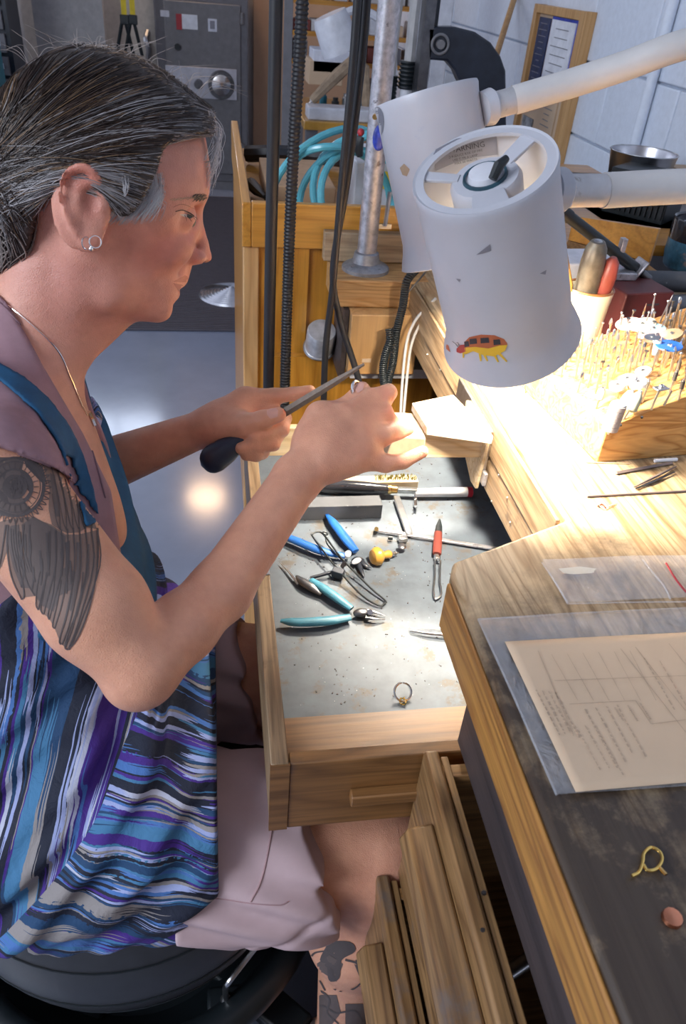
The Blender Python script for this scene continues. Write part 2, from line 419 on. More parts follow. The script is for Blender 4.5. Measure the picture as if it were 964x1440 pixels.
# ================================================================ the setting
def struct(name, mb, mat, **kw): return tag(mesh_obj(name, mb, mat, **kw), None, kind='structure')
XW = 1.15
struct('floor', MB().bb(-3.2, XW, -1.2, 6.2, -.05, 0), 'floor_paint')
wl = struct('wall_right', MB().bb(XW+.006, XW+.15, -.6, 6.2, 0, 2.76), 'mortar')
zz = -.043
blk = None; bn = 0
for k in range(14):
    z0 = .157+.2*(k-1)+.003; z1 = z0+.194
    y = -.6-(.2 if k % 2 else 0)
    while y < 6.2:
        y0, y1 = max(y, -.6), min(y+.394, 6.2)
        if y1-y0 > .05 and z1 > 0.05:
            full = abs(y1-y0-.394) < 1e-6 and z0 > 0
            if full and blk is not None:
                o = blk.copy(); COL.objects.link(o); o.location = ((XW+.004), (y0+y1)/2, z0); o.location = Vector(o.location)-Vector(ORG['wall_right'])
            else:
                mb = MB().bb(XW-.004, XW+.012, y0, y1, max(z0, 0), z1)
                o = mesh_obj('block', mb, 'block_paint', wl, bevel=.004, org=((XW+.004), (y0+y1)/2, max(z0, 0)))
                if full: blk = o
        y += .4
wb = struct('wall_back', MB().bb(-3.2, XW, 6.2, 6.35, 0, 2.76), 'back_paint')
mesh_obj('warm_panel', MB().bb(.30, 1.14, 6.17, 6.2, 0, 2.7), 'warm_paint', wb)
struct('wall_front', MB().bb(-3.2, XW, -1.35, -1.2, 0, 2.76), 'back_paint')
struct('ceiling', MB().bb(-3.2, XW+.15, -1.35, 6.35, 2.76, 2.9), 'cream_panel' if 'cream_panel' in MATS else M('ceiling_paint', (.62, .62, .64), .9))
# shop window high in the back wall: daylight that mirrors in the painted floor
M('daylight_glass', (.8, .85, 1), .2, Emission_Color=(.72, .82, 1, 1), Emission_Strength=9.0)
wn = struct('window_1', MB().bb(-1.30, -.50, 6.16, 6.2, 1.45, 2.35), 'white_plastic')
for i in range(2):
    mesh_obj('pane', MB().bb(-1.27+.39*i, -.915+.39*i, 6.15, 6.165, 1.49, 2.31), 'daylight_glass', wn)
struct('trim_1', MB().cyl((XW-.02, 2.12, .3), (XW-.02, 2.12, 2.7), .014), 'block_paint')

# floor mat with ribs
t = thing('anti_fatigue_mat', 'dark ribbed rubber mat lying on the grey floor behind the woman', 'mat', (0, 4.3, 0))
mesh_obj('base', MB().bb(-1.0, .30, 3.21, 5.5, 0, .008), 'rubber_mat', t, bevel=.002)
mb = MB()
for i in range(110): mb.bb(-.98, .28, 3.225+i*.0205, 3.235+i*.0205, .008, .011)
o = mesh_obj('ribbing', mb, 'rubber_mat', t); o['kind'] = 'stuff'
# spun aluminium disc foot on the mat
q = onz(325, 415, .012)
prof = []
for i in range(10):
    r = .155*(1-i/10); prof += [(.004*i+.0, r), (.004*i+.010, r-.006), (.004*i+.002, r-.013)]
mb = MB().lathe((q[0], q[1], .011), (0, 0, 1), prof, 48)
tag(mesh_obj('stool_base', mb, 'brushed'), 'silver ringed metal disc foot standing on the dark mat', 'stool base')

# ---------------------------------------------------------------- safe
SX0, SX1, SY = -.335, .245, 5.75
t = thing('safe', 'tall grey office safe with silver lock plate against the back wall', 'safe', ((SX0+SX1)/2, 5.95, 0))
mesh_obj('body', MB().bb(SX0, SX1, SY, 6.12, .02, 1.30), 'safe_grey', t, bevel=.01)
d = mesh_obj('door', MB().bb(SX0+.06, SX1-.05, SY-.02, SY, .10, 1.09), 'safe_trim', t, bevel=.006)
for zc in (1.05, .30): mesh_obj('hinge', MB().cyl((SX1-.04, SY-.012, zc-.06), (SX1-.04, SY-.012, zc), .012, n=10), 'safe_trim', d)
mesh_obj('sill', MB().bb(SX0, SX1, SY-.025, SY+.01, .0, .05), 'safe_trim', t)
def at5(px, py, y=5.7): return ony(px, py, y)
a, c_ = at5(232, 92), at5(333, 142)
pl = mesh_obj('lock_plate', MB().bb(a[0], c_[0], SY-.032, SY-.02, c_[2], a[2]), 'safe_plate', t, bevel=.003)
q = at5(311, 120); mesh_obj('dial_ring', MB().lathe((q[0], SY-.032, q[2]), (0, -1, 0), [(0, .085), (.02, .08), (.02, .066)], 32), 'dark_steel', pl)
mesh_obj('dial', MB().lathe((q[0], SY-.034, q[2]), (0, -1, 0), [(0, .066), (.022, .06), (.03, .02)], 32), 'silver', pl)
q = at5(279, 119); mesh_obj('key_cover', MB().lathe((q[0], SY-.032, q[2]), (0, -1, 0), [(0, .03), (.02, .025)], 16), 'dark_steel', pl)
q = at5(255, 118); mesh_obj('lever_boss', MB().lathe((q[0], SY-.032, q[2]), (0, -1, 0), [(0, .036), (.012, .034)], 20), 'safe_plate', pl)
def plate(name, par, p0, p1, y, mat, th=.003):
    a, b_ = ony(*p0, y), ony(*p1, y); return mesh_obj(name, MB().bb(a[0], b_[0], y-th, y, b_[2], a[2]), mat, par)
plate('name_plate', t, (225, 14), (238, 24), SY-.02, 'safe_plate')
plate('sticker', t, (247, 19), (278, 42), SY-.021, 'white_paper'); plate('sticker_stripe', t, (247, 19), (256, 42), SY-.0245, 'red')
plate('sticker', t, (292, 26), (305, 45), SY-.021, 'paper'); plate('sticker_print', t, (295, 29), (302, 41), SY-.0245, 'label_grey')
q = at5(249, 66); mesh_obj('latch_knob', MB().cyl((q[0], SY-.05, q[2]), (q[0], SY-.02, q[2]), .018), 'black_plastic', t)

# small parts cabinet, top left
t = thing('parts_cabinet', 'black small-parts cabinet with rows of little drawers at the back left', 'cabinet', (-1.3, 5.0, 0))
mesh_obj('carcass', MB().bb(-1.75, -1.03, 4.9, 5.2, .45, 1.6), 'black_steel', t)
mesh_obj('stand', MB().bb(-1.70, -1.08, 4.92, 5.18, 0, .45), 'black_plastic', t)
a = ony(20, 18, 4.89)
fr = None
for r in range(8):
    for c_ in range(7):
        x, z = -1.055-.095*c_, 1.26-.105*r
        mb = MB().bb(x-.085, x, 4.875, 4.9, z, z+.085)
        fd = mesh_obj('drawer', mb, 'safe_grey', t)
        mesh_obj('label_card', MB().bb(x-.06, x-.025, 4.87, 4.876, z+.03, z+.055), 'paper', fd)
tag(mesh_obj('crate', MB().bb(-1.35, -1.02, 4.35, 4.6, .35, .93), 'teal_plastic', bevel=.01), 'teal plastic crate below the parts cabinet at the left edge', 'crate')
# pale rounded panel
def rrect(x0, x1, z0, z1, r, y0, y1):
    P = []
    for cx, cz, s0 in ((x1-r, z1-r, 0), (x0+r, z1-r, 90), (x0+r, z0+r, 180), (x1-r, z0+r, 270)):
        for i in range(5): an = math.radians(s0+22.5*i); P.append((cx+r*math.cos(an), y0, cz+r*math.sin(an)))
    return MB().extr(P[::-1], (0, y1-y0, 0))
M('pale_panel', (.40, .38, .38), .5); M('cream_panel', (.50, .45, .40), .6)
tag(mesh_obj('appliance_lid', rrect(-1.02, -.62, .55, 1.13, .05, 5.55, 5.62), 'pale_panel'), 'pale beige rounded panel standing between parts cabinet and hanging straps', 'panel')
tag(mesh_obj('backing_board', MB().bb(-1.15, -.34, 5.9, 5.95, 0, 1.9), 'cream_panel'), 'tall cream board standing left of the grey safe', 'board')
# hanging straps
t = thing('hanging_strap', 'yellow and black webbing strap with buckles hanging left of the safe', 'strap', (-.42, 5.4, .95))
for x0, x1 in ((350, 347), (372, 371)):
    a, b_, e = ony(x0/2, 0, 5.4), ony(x1/2+1, 22, 5.4), ony(x1/2, 45, 5.4)
    mesh_obj('yellow_webbing', MB().extr([a+[-.015, 0, .5], a+[.015, 0, .5], b_+[.015, 0, 0], b_+[-.015, 0, 0]], (0, .006, 0)), 'yellow', t)
    bk = mesh_obj('buckle', MB().box(b_+[0, 0, -.02], (.05, .02, .05)), 'black_plastic', t, bevel=.004)
    for dx in (-1, 1): mesh_obj('black_webbing', MB().tube([b_+[0, 0, -.03], (b_+e)/2+[dx*.012, 0, 0], e+[dx*.05, 0, -.12]], .011, 6), 'black_plastic', bk)
tag(mesh_obj('metal_hook', MB().tube(spline([ony(207, 44, 5.9), ony(205, 56, 5.86), ony(209, 70, 5.86), ony(206, 90, 5.88)]), .018, 8), 'steel'), 'small silver hook on the cream board between straps and safe', 'hook')

# ---------------------------------------------------------------- things on the right wall
def wallpt(px, py): return onx(px, py, XW-.02)
t = thing('cork_board', 'narrow wood-framed notice board with pinned cards on the white block wall', 'notice board', (XW-.02, 2.7, .8))
y0, y1, z0, z1 = 2.58, 3.03, .70, 1.285
Xb = XW-.02
mesh_obj('cork', MB().bb(Xb-.004, XW-.004, y0+.02, y1-.02, z0+.02, z1-.02), 'kraft', t)
for bb_ in ((y0, y0+.045, z0, z1), (y1-.03, y1, z0, z1), (y0+.046, y1-.031, z1-.025, z1-.001), (y0+.046, y1-.031, z0+.001, z0+.03)):
    mesh_obj('frame_rail', MB().bb(Xb-.02, XW-.004, *bb_), 'birch', t, bevel=.002)
def pin(name, yy0, yy1, zz0, zz1, mat, lines=0, dx=0):
    p = mesh_obj(name, MB().bb(Xb-.009-dx, Xb-.005-dx, yy0, yy1, zz0, zz1), mat, t)
    if lines:
        mb = MB()
        for i in range(lines):
            zt = zz1-(zz1-zz0)*(i+1)/(lines+1); l = (yy1-yy0)*rng.uniform(.3, .75); c0 = (yy0+yy1)/2
            mb.bb(Xb-.0105-dx, Xb-.009-dx, c0-l/2, c0+l/2, zt, zt+.0022)
        mesh_obj('print', mb, 'label_grey', p)
    return p
pin('poster', 2.88, 2.985, .98, 1.25, 'navy_print', 14)
pin('certificate', 2.66, 2.86, 1.055, 1.25, 'white_paper', 7, .002)
mesh_obj('certificate_border', MB().bb(Xb-.0075, Xb-.006, 2.65, 2.87, 1.045, 1.258), 'blue_tape', t)
pin('card', 2.68, 2.83, .93, 1.035, 'kraft', 5); pin('photo', 2.87, 2.97, .84, .95, 'grey_photo', 2); pin('poster', 2.66, 2.80, .74, .92, 'teal_print', 12)

# wooden pole leaning on the wall
a, b_ = onx(703, 60, 1.02), onx(722, 0, XW-.03)
d = (b_-a); tag(mesh_obj('wooden_pole', MB().cyl(a-d*3.0, b_+d*.15, .011), 'birch'), 'thin wooden pole leaning against the white block wall', 'pole')

# white pipes with black couplings standing by the wall
def vp(px, py, x): p = onx(px, py, x); return p
for i, (px, py, r, lab) in enumerate(((571, 130, .021, 'white plastic pipe with ribbed black coupling beside the grey post'), (547, 150, .013, 'slim white plastic pipe half hidden behind the grey post'))):
    p = ony(px, py, 2.6)
    t = thing('plastic_pipe', lab, 'pipe', (p[0], p[1], 0))
    mesh_obj('pipe', MB().cyl((p[0], p[1], 0), (p[0], p[1], p[2]+.02), r), 'white_plastic', t)
    prof = []
    for k in range(7): prof += [(k*.011, r*1.25), (k*.011+.004, r*1.42), (k*.011+.008, r*1.42)]
    mesh_obj('coupling', MB().lathe((p[0], p[1], p[2]+.01), (0, 0, 1), prof, 20), 'black_plastic', t)
    mesh_obj('hose', MB().tube(spline([(p[0], p[1], p[2]+.05), (p[0]+.005, p[1]+.02, p[2]+.25), (p[0]+.02, p[1], p[2]+.6)]), r*.8), 'white_cord', t)
# white shelf post and uprights behind
for px, x_, lab in ((615, 1.0, 'broad white upright standing against the block wall'), (593, .98, 'narrow white upright beside the broad one')):
    p = ony(px, 100, 3.2); tag(mesh_obj('upright', MB().bb(p[0]-.03, p[0]+.03, 3.2, 3.25, 0, 1.7), 'white_plastic', bevel=.004), lab, 'upright')

# deep-throat C-frame metal shear
t = thing('bench_shear', 'black cast deep-throat C-frame press standing near the block wall', 'press', (*ony(650, 160, 2.5)[:2], .0))
Yp = 2.5
out = [(601, 38), (640, 38), (668, 45), (690, 60), (704, 80), (711, 100), (712, 160), (712, 190), (676, 190), (672, 172), (668, 150), (652, 125), (645, 112), (640, 100), (628, 86), (601, 84)]
mesh_obj('frame', MB().extr([ony(x, y, Yp) for x, y in out][::-1], (0, .06, 0)), 'black_steel', t, bevel=.006)
q = ony(618, 62, Yp); mesh_obj('pivot_ring', MB().torus(q+[0, -.004, 0], (0, 1, 0), .024, .004), 'safe_trim', t); mesh_obj('pivot_bolt', MB().cyl(q, q+[0, -.015, 0], .012), 'safe_trim', t)
a = ony(601, 84, Yp+.03); b_ = ony(601, 0, Yp+.03)
mesh_obj('ram', MB().bb(a[0]-.03, a[0]+.0, Yp+.0, Yp+.06, a[2]-.16, 1.75), 'dark_steel', t)
mesh_obj('gear_rack', MB().bb(a[0], a[0]+.015, Yp+.02, Yp+.04, a[2]+.03, 1.7), 'black_steel', t)
q = ony(694, 190, Yp); mesh_obj('column', MB().bb(q[0]-.05, q[0]+.04, Yp, Yp+.06, 0, q[2]+.01), 'black_steel', t, bevel=.006)
mesh_obj('foot', MB().bb(q[0]-.25, q[0]+.08, Yp-.08, Yp+.14, 0, .03), 'black_steel', t, bevel=.006)

# far work table with a small lamp and clutter, mid background
t = thing('far_table', 'cluttered far worktable with a yellow wood edge behind the cables', 'table', (.8, 3.9, 0))
a, b_ = ony(427, 170, 3.6), ony(560, 170, 3.6)
mesh_obj('table_top', MB().bb(a[0], b_[0]+.25, 3.6, 4.3, a[2]-.035, a[2]), 'yellow_wood', t, bevel=.004)
for x in (a[0]+.04, b_[0]+.2):
    for y in (3.65, 4.25): mesh_obj('leg', MB().bb(x-.025, x+.025, y-.025, y+.025, 0, a[2]-.035), 'safe_grey', t)
mesh_obj('lower_shelf', MB().bb(a[0]+.02, b_[0]+.2, 3.62, 4.28, .3, .33), 'dark_steel', t)
TZ = a[2]
tag(mesh_obj('tray_box', MB().bb(a[0]+.02, b_[0], 3.63, 3.75, TZ, TZ+.05), 'white_plastic', bevel=.006), 'long white tray lying on the far worktable', 'tray')
for i in range(9):
    x = a[0]+.06+i*.052; h = rng.uniform(.03, .07)
    t2 = tag(mesh_obj('small_jar', MB().lathe((x, 3.83+.03*(i % 2), TZ), (0, 0, 1), [(0, .017), (h, .017), (h+.004, .012), (h+.016, .012)], 10), ['steel', 'teal_plastic', 'black_plastic'][i % 3]), ['steel', 'teal', 'black'][i % 3]+' small jar, '+['first', 'second', 'third', 'fourth', 'fifth', 'sixth', 'seventh', 'eighth', 'ninth'][i]+' from the left on the far worktable', 'jar', 'row of small jars on the far worktable')
for i, (px, py, wd, h, mt) in enumerate(((455, 100, .16, .10, 'kraft'), (520, 140, .2, .16, 'black_steel'), (470, 85, .22, .09, 'paper'))):
    q = ony(px, py, 4.1)
    o = mesh_obj('storage_box', MB().bb(q[0]-wd/2, q[0]+wd/2, 4.02, 4.2, TZ if i == 1 else q[2]-h/2, q[2]+h/2), mt, bevel=.004)
    tag(o, ['tan box stacked at the back of the far worktable', 'black box standing at the right of the far worktable', 'pale box on the shelf above the far worktable'][i], 'box')
t = thing('wall_rack', 'dim open shelving rack with orange shelf edges behind the far worktable', 'shelf', (.75, 4.5, 0))
a, b_ = ony(405, 60, 4.35), ony(600, 60, 4.35)
for z in (.75, .95, 1.07, 1.2, 1.36): mesh_obj('shelf_board', MB().bb(a[0], b_[0], 4.35, 4.6, z-.02, z), 'orange_wood_x', t)
for x in (a[0], (a[0]+b_[0])/2, b_[0]): mesh_obj('post', MB().bb(x-.02, x+.02, 4.35, 4.4, 0, 1.8), 'safe_trim', t)
for i, (x, z) in enumerate([(x, z) for z in (.95, 1.07, 1.2) for x in np.linspace(a[0]+.06, b_[0]-.06, 7)]):
    h = rng.uniform(.04, .085); wd = rng.uniform(.03, .05)
    ci = int(rng.integers(6)); o = mesh_obj('stored_tin', MB().bb(x-wd, x+wd, 4.37, 4.5, z, z+h), ['pale_grey', 'teal_plastic', 'red_grip', 'safe_grey', 'kraft', 'white_plastic'][ci], bevel=.004)
    tag(o, ['pale', 'teal', 'reddish', 'dark grey', 'tan', 'white'][ci]+' tin, '+['first', 'second', 'third', 'fourth', 'fifth', 'sixth', 'seventh'][i % 7]+' from left on the '+['lowest', 'middle', 'upper'][i//7]+' filled rack shelf', 'tin', 'tins on the far rack')
# tall cardboard/brown column and glass partition frame
q = ony(403, 100, 3.4); 
t = thing('partition_frame', 'slim grey metal partition with a smoky pane beside the ribbed hose', 'partition', (q[0], 3.4, 0))
mesh_obj('post', MB().bb(q[0]-.015, q[0]+.015, 3.38, 3.41, 0, 1.75), 'safe_trim', t)
# background lamp (white shade on a pale arm)
t = thing('far_lamp', 'small white lamp shade on a pale curved arm over the far worktable', 'lamp', ony(480, 50, 3.0))
a, b_ = ony(463, 20, 3.0), ony(480, 72, 3.0)
mesh_obj('shade', MB().lathe(a, b_-a, [(0, .055), (.02, .062), (np.linalg.norm(b_-a), .066)], 24, (True, False)), 'white_plastic', t)
mesh_obj('arm', MB().tube(spline([ony(475, 25, 2.98), ony(500, 14, 3.0), ony(530, 25, 3.0), ony(548, 55, 3.0), ony(553, 95, 3.0), ony(550, 138, 3.0), (ony(550, 138, 3.0)[0], 3.0, .4), (ony(550, 138, 3.0)[0], 3.0, .0)]), .013), 'white_plastic', t)
tag(mesh_obj('clamp_arm', MB().tube([ony(438, 142, 3.75), ony(475, 105, 3.75), ony(500, 82, 3.75), ony(512, 95, 3.75), ony(516, 172, 3.75)], [.018, .026, .026, .022, .02]), 'tan_leather'), 'short tan-grey tool arm slanting over the far worktable', 'tool')
# ================================================================ neighbouring bench (behind) with gallery
t = thing('neighbour_bench', 'orange varnished bench end with raised edge behind the hanging hoses', 'workbench', (.4, 1.7, 0))
NX0, NY = .047, 1.36
mesh_obj('front_rail', MB().bb(NX0+.0165, .62, NY, NY+.018, .935, 1.01), 'orange_wood_x', t, bevel=.002)
a = ony(330, 217, 1.75)
mesh_obj('end_rail', MB().extr([(NX0, NY+.0, .935), (NX0, NY+.72, .935), (NX0, NY+.72, 1.02), (NX0, NY, 1.01)], (.016, 0, 0)), 'orange_wood_y', t, bevel=.002)
mesh_obj('bench_top', MB().bb(NX0+.018, 1.0, NY+.02, 2.1, .935, .955), 'orange_wood_x', t)
mesh_obj('end_panel', MB().bb(NX0+.03, .62, NY+.012, NY+.03, .05, .935), 'orange_wood_z', t)
mesh_obj('corner_post', MB().bb(NX0+.002, NX0+.03, NY+.006, NY+.04, .0, .935), 'birch', t, bevel=.002)
mesh_obj('stile', MB().bb(NX0+.058, NX0+.12, NY+.006, NY+.014, .05, .935), 'orange_wood_z', t, bevel=.001)
mesh_obj('side_panel', MB().bb(NX0+.004, NX0+.016, NY+.04, 2.08, .30, .93), 'orange_wood_z', t)
for y in (1.0,): mesh_obj('foot_rail', MB().bb(NX0+.03, .62, NY+.03, NY+.05, 0, .06), 'orange_wood_x', t)
# what lies on it
NZ = .955
q = onz(390, 265, NZ)
tag(mesh_obj('cardboard_tray', MB().bb(.10, .235, 1.55, 1.80, NZ, NZ+.04), 'cardboard', bevel=.002), 'flat brown cardboard box lying behind the raised bench edge', 'box')
tag(mesh_obj('black_tool', MB().tube([onz(352, 258, NZ+.02), onz(362, 268, NZ+.02), onz(372, 277, NZ+.02)], [.012, .011, .004]), 'black_plastic'), 'small black pointed tool lying by the cardboard box', 'tool')
tag(mesh_obj('black_strap', MB().tube(spline([(.08, 1.93, NZ+.02), (.14, 1.90, NZ+.03), (.22, 1.95, NZ+.02), (.30, 1.9, NZ+.025)]), .018), 'rubber'), 'bunched black strap behind the cardboard box', 'strap')
t = thing('white_box', 'white cardboard carton with yellow label under the aqua tubing', 'box', (.34, 1.6, NZ))
mesh_obj('carton', MB().bb(.262, .44, 1.50, 1.68, NZ, NZ+.10), 'white_plastic', t, bevel=.003)
mesh_obj('label', MB().bb(.29, .35, 1.497, 1.50, NZ+.055, NZ+.085), 'yellow', t)
# coil of aqua tubing
t = thing('tubing_coil', 'coil of translucent aqua plastic tubing heaped on the white carton', 'tubing', (.36, 1.55, NZ))
for i, (cx, cy, R, tl) in enumerate(((470, 262, .115, .2), (480, 270, .095, -.3), (500, 258, .10, .5), (520, 262, .105, .1), (512, 275, .085, -.1))):
    c_ = ony(cx, cy, 1.475-.012*i); mb = MB()
    P = [c_+np.array([R*math.cos(a), .03*math.sin(a*2+i)-.018, R*.85*math.sin(a)+tl*.08*math.cos(a)]) for a in np.linspace(-.5, math.pi+.6, 26)]
    mesh_obj('loop', MB().tube(P, .0065, 10), 'aqua_tube', t)
tag(mesh_obj('wing_nut', MB().tube([ony(541, 318, 1.34), ony(545, 290, 1.345), ony(548, 270, 1.345)], .004).box(ony(541, 318, 1.345), (.022, .006, .008)), 'steel'), 'small steel wing bolt on the rail beside the post', 'bolt')

# ================================================================ the jeweller's bench
bench = thing('jewellers_bench', 'heavy worn wooden bench with cut-out front, darkened near end and open drawers', 'workbench', (.5, .3, 0))
topoly = [(.198, -.25), (.9, -.25), (.9, 1.34), (.335, 1.34), (.337, .566), (.205, .508), (.198, .49)]
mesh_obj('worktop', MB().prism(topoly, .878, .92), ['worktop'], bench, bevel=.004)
mesh_obj('edge_strip', MB().bb(.1945, .199, -.25, .487, .862, .914), 'pine_y', bench, bevel=.002)
mesh_obj('wing_apron', MB().bb(.2005, .214, -.25, .405, .80, .862), 'dark_wood', bench, bevel=.001)
mesh_obj('apron_upper', MB().bb(.333, .355, .53, 1.34, .868, .8785), 'oak_y', bench)
mesh_obj('front_apron', MB().bb(.330, .352, .555, 1.34, .822, .869), 'oak_y', bench, bevel=.0015)
mesh_obj('apron_lip', MB().bb(.3285, .333, .57, 1.34, .869, .916), 'oak_y', bench, bevel=.001)
mb = MB()
for (px, py) in ((640, 600), (662, 640), (700, 668), (712, 700), (690, 705), (716, 735), (600, 498), (618, 520)):
    c_ = onx(px, py, .3285); mb.lathe(c_, (-1, 0, 0), [(-.001, .0015), (.0003, .0012)], 8)
o = mesh_obj('nail_head', mb, 'steel', bench); o['kind'] = 'stuff'
mesh_obj('pedestal_side', MB().bb(.214, .86, .405, .425, .08, .862), 'oak_x', bench)
mesh_obj('pedestal_back', MB().bb(.85, .87, -.25, 1.3, .08, .87), 'oak_y', bench)
mesh_obj('pedestal_floor', MB().bb(.22, .86, -.25, .42, .08, .10), 'oak_y', bench)
mesh_obj('bench_foot', MB().bb(.22, .86, .36, .42, 0, .08), 'oak_x', bench)
for z in (.565, .345): mesh_obj('drawer_rail', MB().bb(.215, .85, -.25, .404, z, z+.018), 'dark_wood', bench)
# pulled-out pedestal drawers: front board with a long moulded pull
def pdrawer(x, z1, h, lipx, lipz):
    d = mesh_obj('drawer', MB().bb(x, x+.0135, -.22, .398, z1-h, z1), 'drawer_wood', bench, bevel=.003)
    mesh_obj('inner_front', MB().bb(x+.0145, x+.021, -.21, .392, z1-h+.01, z1-.003), 'drawer_wood', d, bevel=.001)
    mesh_obj('pull_moulding', MB().extr([(x, .345, lipz), (lipx, .345, lipz-.004), (lipx-.006, .345, lipz-.018), (lipx-.001, .345, lipz-.035), (x, .345, lipz-.04)], (0, -.52, 0)), 'drawer_wood', d, bevel=.003)
    mesh_obj('drawer_side', MB().bb(x+.0135, .78, .372, .384, z1-h+.01, z1-.004), 'oak_x', d, bevel=.001)
    mesh_obj('drawer_bottom', MB().bb(x+.02, .78, -.22, .385, z1-h+.005, z1-h+.012), 'oak_x', d)
    return d
pdrawer(.168, .800, .20, .146, .775)
pdrawer(.146, .60, .19, .126, .575)
pdrawer(.190, .375, .20, .17, .35)
mb = MB()
for px, py in ((680, 1255), (678, 1308)): c_ = onz(px, py, .8); mb.lathe(c_, (0, 0, 1), [(-.001, .002), (.0006, .0016)], 8)
o = mesh_obj('screw', mb, 'dark_steel', bench); o['kind'] = 'stuff'
# dim contents of the drawer
for i, (y, mt, lab) in enumerate(((.28, 'steel', 'farthest steel tool'), (.20, 'dark_steel', 'dark steel tool'), (.12, 'red_grip', 'reddish-handled tool'), (.05, 'steel', 'nearest steel tool'))):
    tag(mesh_obj('drawer_tool', MB().cyl((.24, y, .625), (.34, y+.04, .632), .007), mt), lab+' lying in the dark open pedestal drawer', 'tool', 'tools in the dark drawer')
# far pedestal seen through the cut-out
mesh_obj('far_block', MB().bb(.225, .345, 1.215, 1.34, .762, .872), 'birch', bench, bevel=.002)
mesh_obj('far_rail', MB().bb(.215, .224, 1.235, 1.34, .74, .872), 'dark_wood', bench)
mesh_obj('far_ledge', MB().bb(.235, .42, 1.24, 1.34, .742, .760), 'white_plastic', bench, bevel=.001)
mesh_obj('far_panel', MB().bb(.10, .42, 1.33, 1.35, .05, .742), 'orange_wood_z', bench)
mesh_obj('knee_panel', MB().bb(.60, .62, .43, 1.33, .1, .86), 'dark_wood', bench)
mesh_obj('tray_guide', MB().bb(.36, .60, .985, 1.0, .70, .82), 'dark_wood', bench)
# board bolted across the far end and the plank behind it
mesh_obj('end_board', MB().bb(.197, .36, 1.245, 1.352, .873, .921), 'pine_x', bench, bevel=.003)
mesh_obj('upright_plank', MB().bb(.188, .46, 1.335, 1.357, .922, .972), 'old_wood', bench, bevel=.002)
mesh_obj('label_sticker', MB().box(ony(515, 507, 1.2145), (.016, .001, .007)), 'kraft', bench)

# pull-out catch tray
TX0, TX1, TY0, TY1 = .036, .58, .402, 1.0
tr = mesh_obj('catch_tray', MB().bb(TX0+.005, TX1, TY0+.005, TY1-.005, .728, .737), 'oak_x', bench)
mesh_obj('metal_liner', MB().bb(TX0+.016, TX1-.01, .49, TY1-.016, .737, .7395), 'sheet_metal', tr)
mesh_obj('bare_board', MB().bb(TX0+.016, TX1-.01, TY0+.014, .4895, .737, .7412), 'tray_wood', tr)
mesh_obj('front_board', MB().bb(TX0, TX0+.0155, TY0, TY1, .70, .79), 'oak_y', tr, bevel=.0012)
mesh_obj('side_board', MB().bb(TX0+.0165, TX1, TY0, TY0+.013, .692, .7885), 'tray_wood', tr, bevel=.0012)
mesh_obj('side_board', MB().bb(TX0+.0165, TX1, TY1-.013, TY1, .70, .785), 'pin_wood', tr, bevel=.0012)
mesh_obj('back_board', MB().bb(TX1, TX1+.012, TY0, TY1, .70, .785), 'oak_y', tr)
mesh_obj('runner', MB().bb(.108, .5, TY0-.011, TY0, .733, .747), 'tray_wood', tr, bevel=.0015)
mesh_obj('corner_end', MB().bb(TX0-.0005, TX0+.0165, TY0-.0012, TY0+.002, .692, .789), 'tray_wood', tr)
mesh_obj('tape_patch', MB().box((TX0+.0078, .70, .7906), (.0155, .10, .0008)), 'label_grey', tr)
mb = MB()
for i in range(110):
    x = rng.uniform(TX0+.03, .33); y = rng.uniform(.50, .80); s = rng.uniform(.0002, .0006)
    mb.box((x, y, .7395+s/2), (s*2, s*1.2, s), rz=rng.uniform(0, 3))
o = mesh_obj('metal_filings', mb, 'steel', tr, smooth=False); o['kind'] = 'stuff'
mb = MB()
for i in range(330):
    x = rng.uniform(TX0+.03, .33); y = rng.uniform(.50, .98); s = rng.uniform(.0004, .0013)
    mb.box((x, y, .7395+s/3), (s*1.6, s, s*.7), rz=rng.uniform(0, 3))
o = mesh_obj('dark_grit', mb, 'dark_wood', tr, smooth=False); o['kind'] = 'stuff'

# bench pin and its bracket
t = thing('bench_pin', 'bleached wooden bench pin wedge clamped to the bench front by a metal plate', 'bench pin', (.29, .82, .86))
TZp = .912
top = [(.238, .826), (.297, .848), (.318, .742), (.243, .765)]
mb = MB().prism(top[::-1], .901, TZp); mesh_obj('pale_wedge', mb, 'limestone', t, bevel=.001)
mesh_obj('wedge_body', MB().prism([(.243, .772), (.243, .822), (.322, .84), (.322, .77)][::-1], .865, .9005), 'pin_wood', t, bevel=.001)
mesh_obj('wood_tongue', MB().extr([(.196, .766, .868), (.2415, .758, .872), (.2415, .758, .9005), (.205, .766, .899)][::-1], (.002, .062, 0)), 'tan_leather', t, bevel=.0015)
mesh_obj('clamp_plate', MB().extr([(.318, .758, .905), (.318, .855, .900), (.318, .85, .848), (.318, .785, .820), (.318, .765, .822)][::-1], (.0045, 0, 0)), 'pin_wood', t, bevel=.0008)
mesh_obj('holder_block', MB().bb(.3225, .3275, .765, .91, .85, .905), 'steel', t, bevel=.001)
mesh_obj('holder_foot', MB().bb(.3225, .3275, .755, .79, .832, .85), 'galvanised', t, bevel=.001)
mesh_obj('thumb_screw', MB().cyl((.318, .785, .875), (.308, .783, .875), .0055, n=12).cyl((.31, .783, .875), (.300, .781, .875), .003, n=10), 'silver', t)

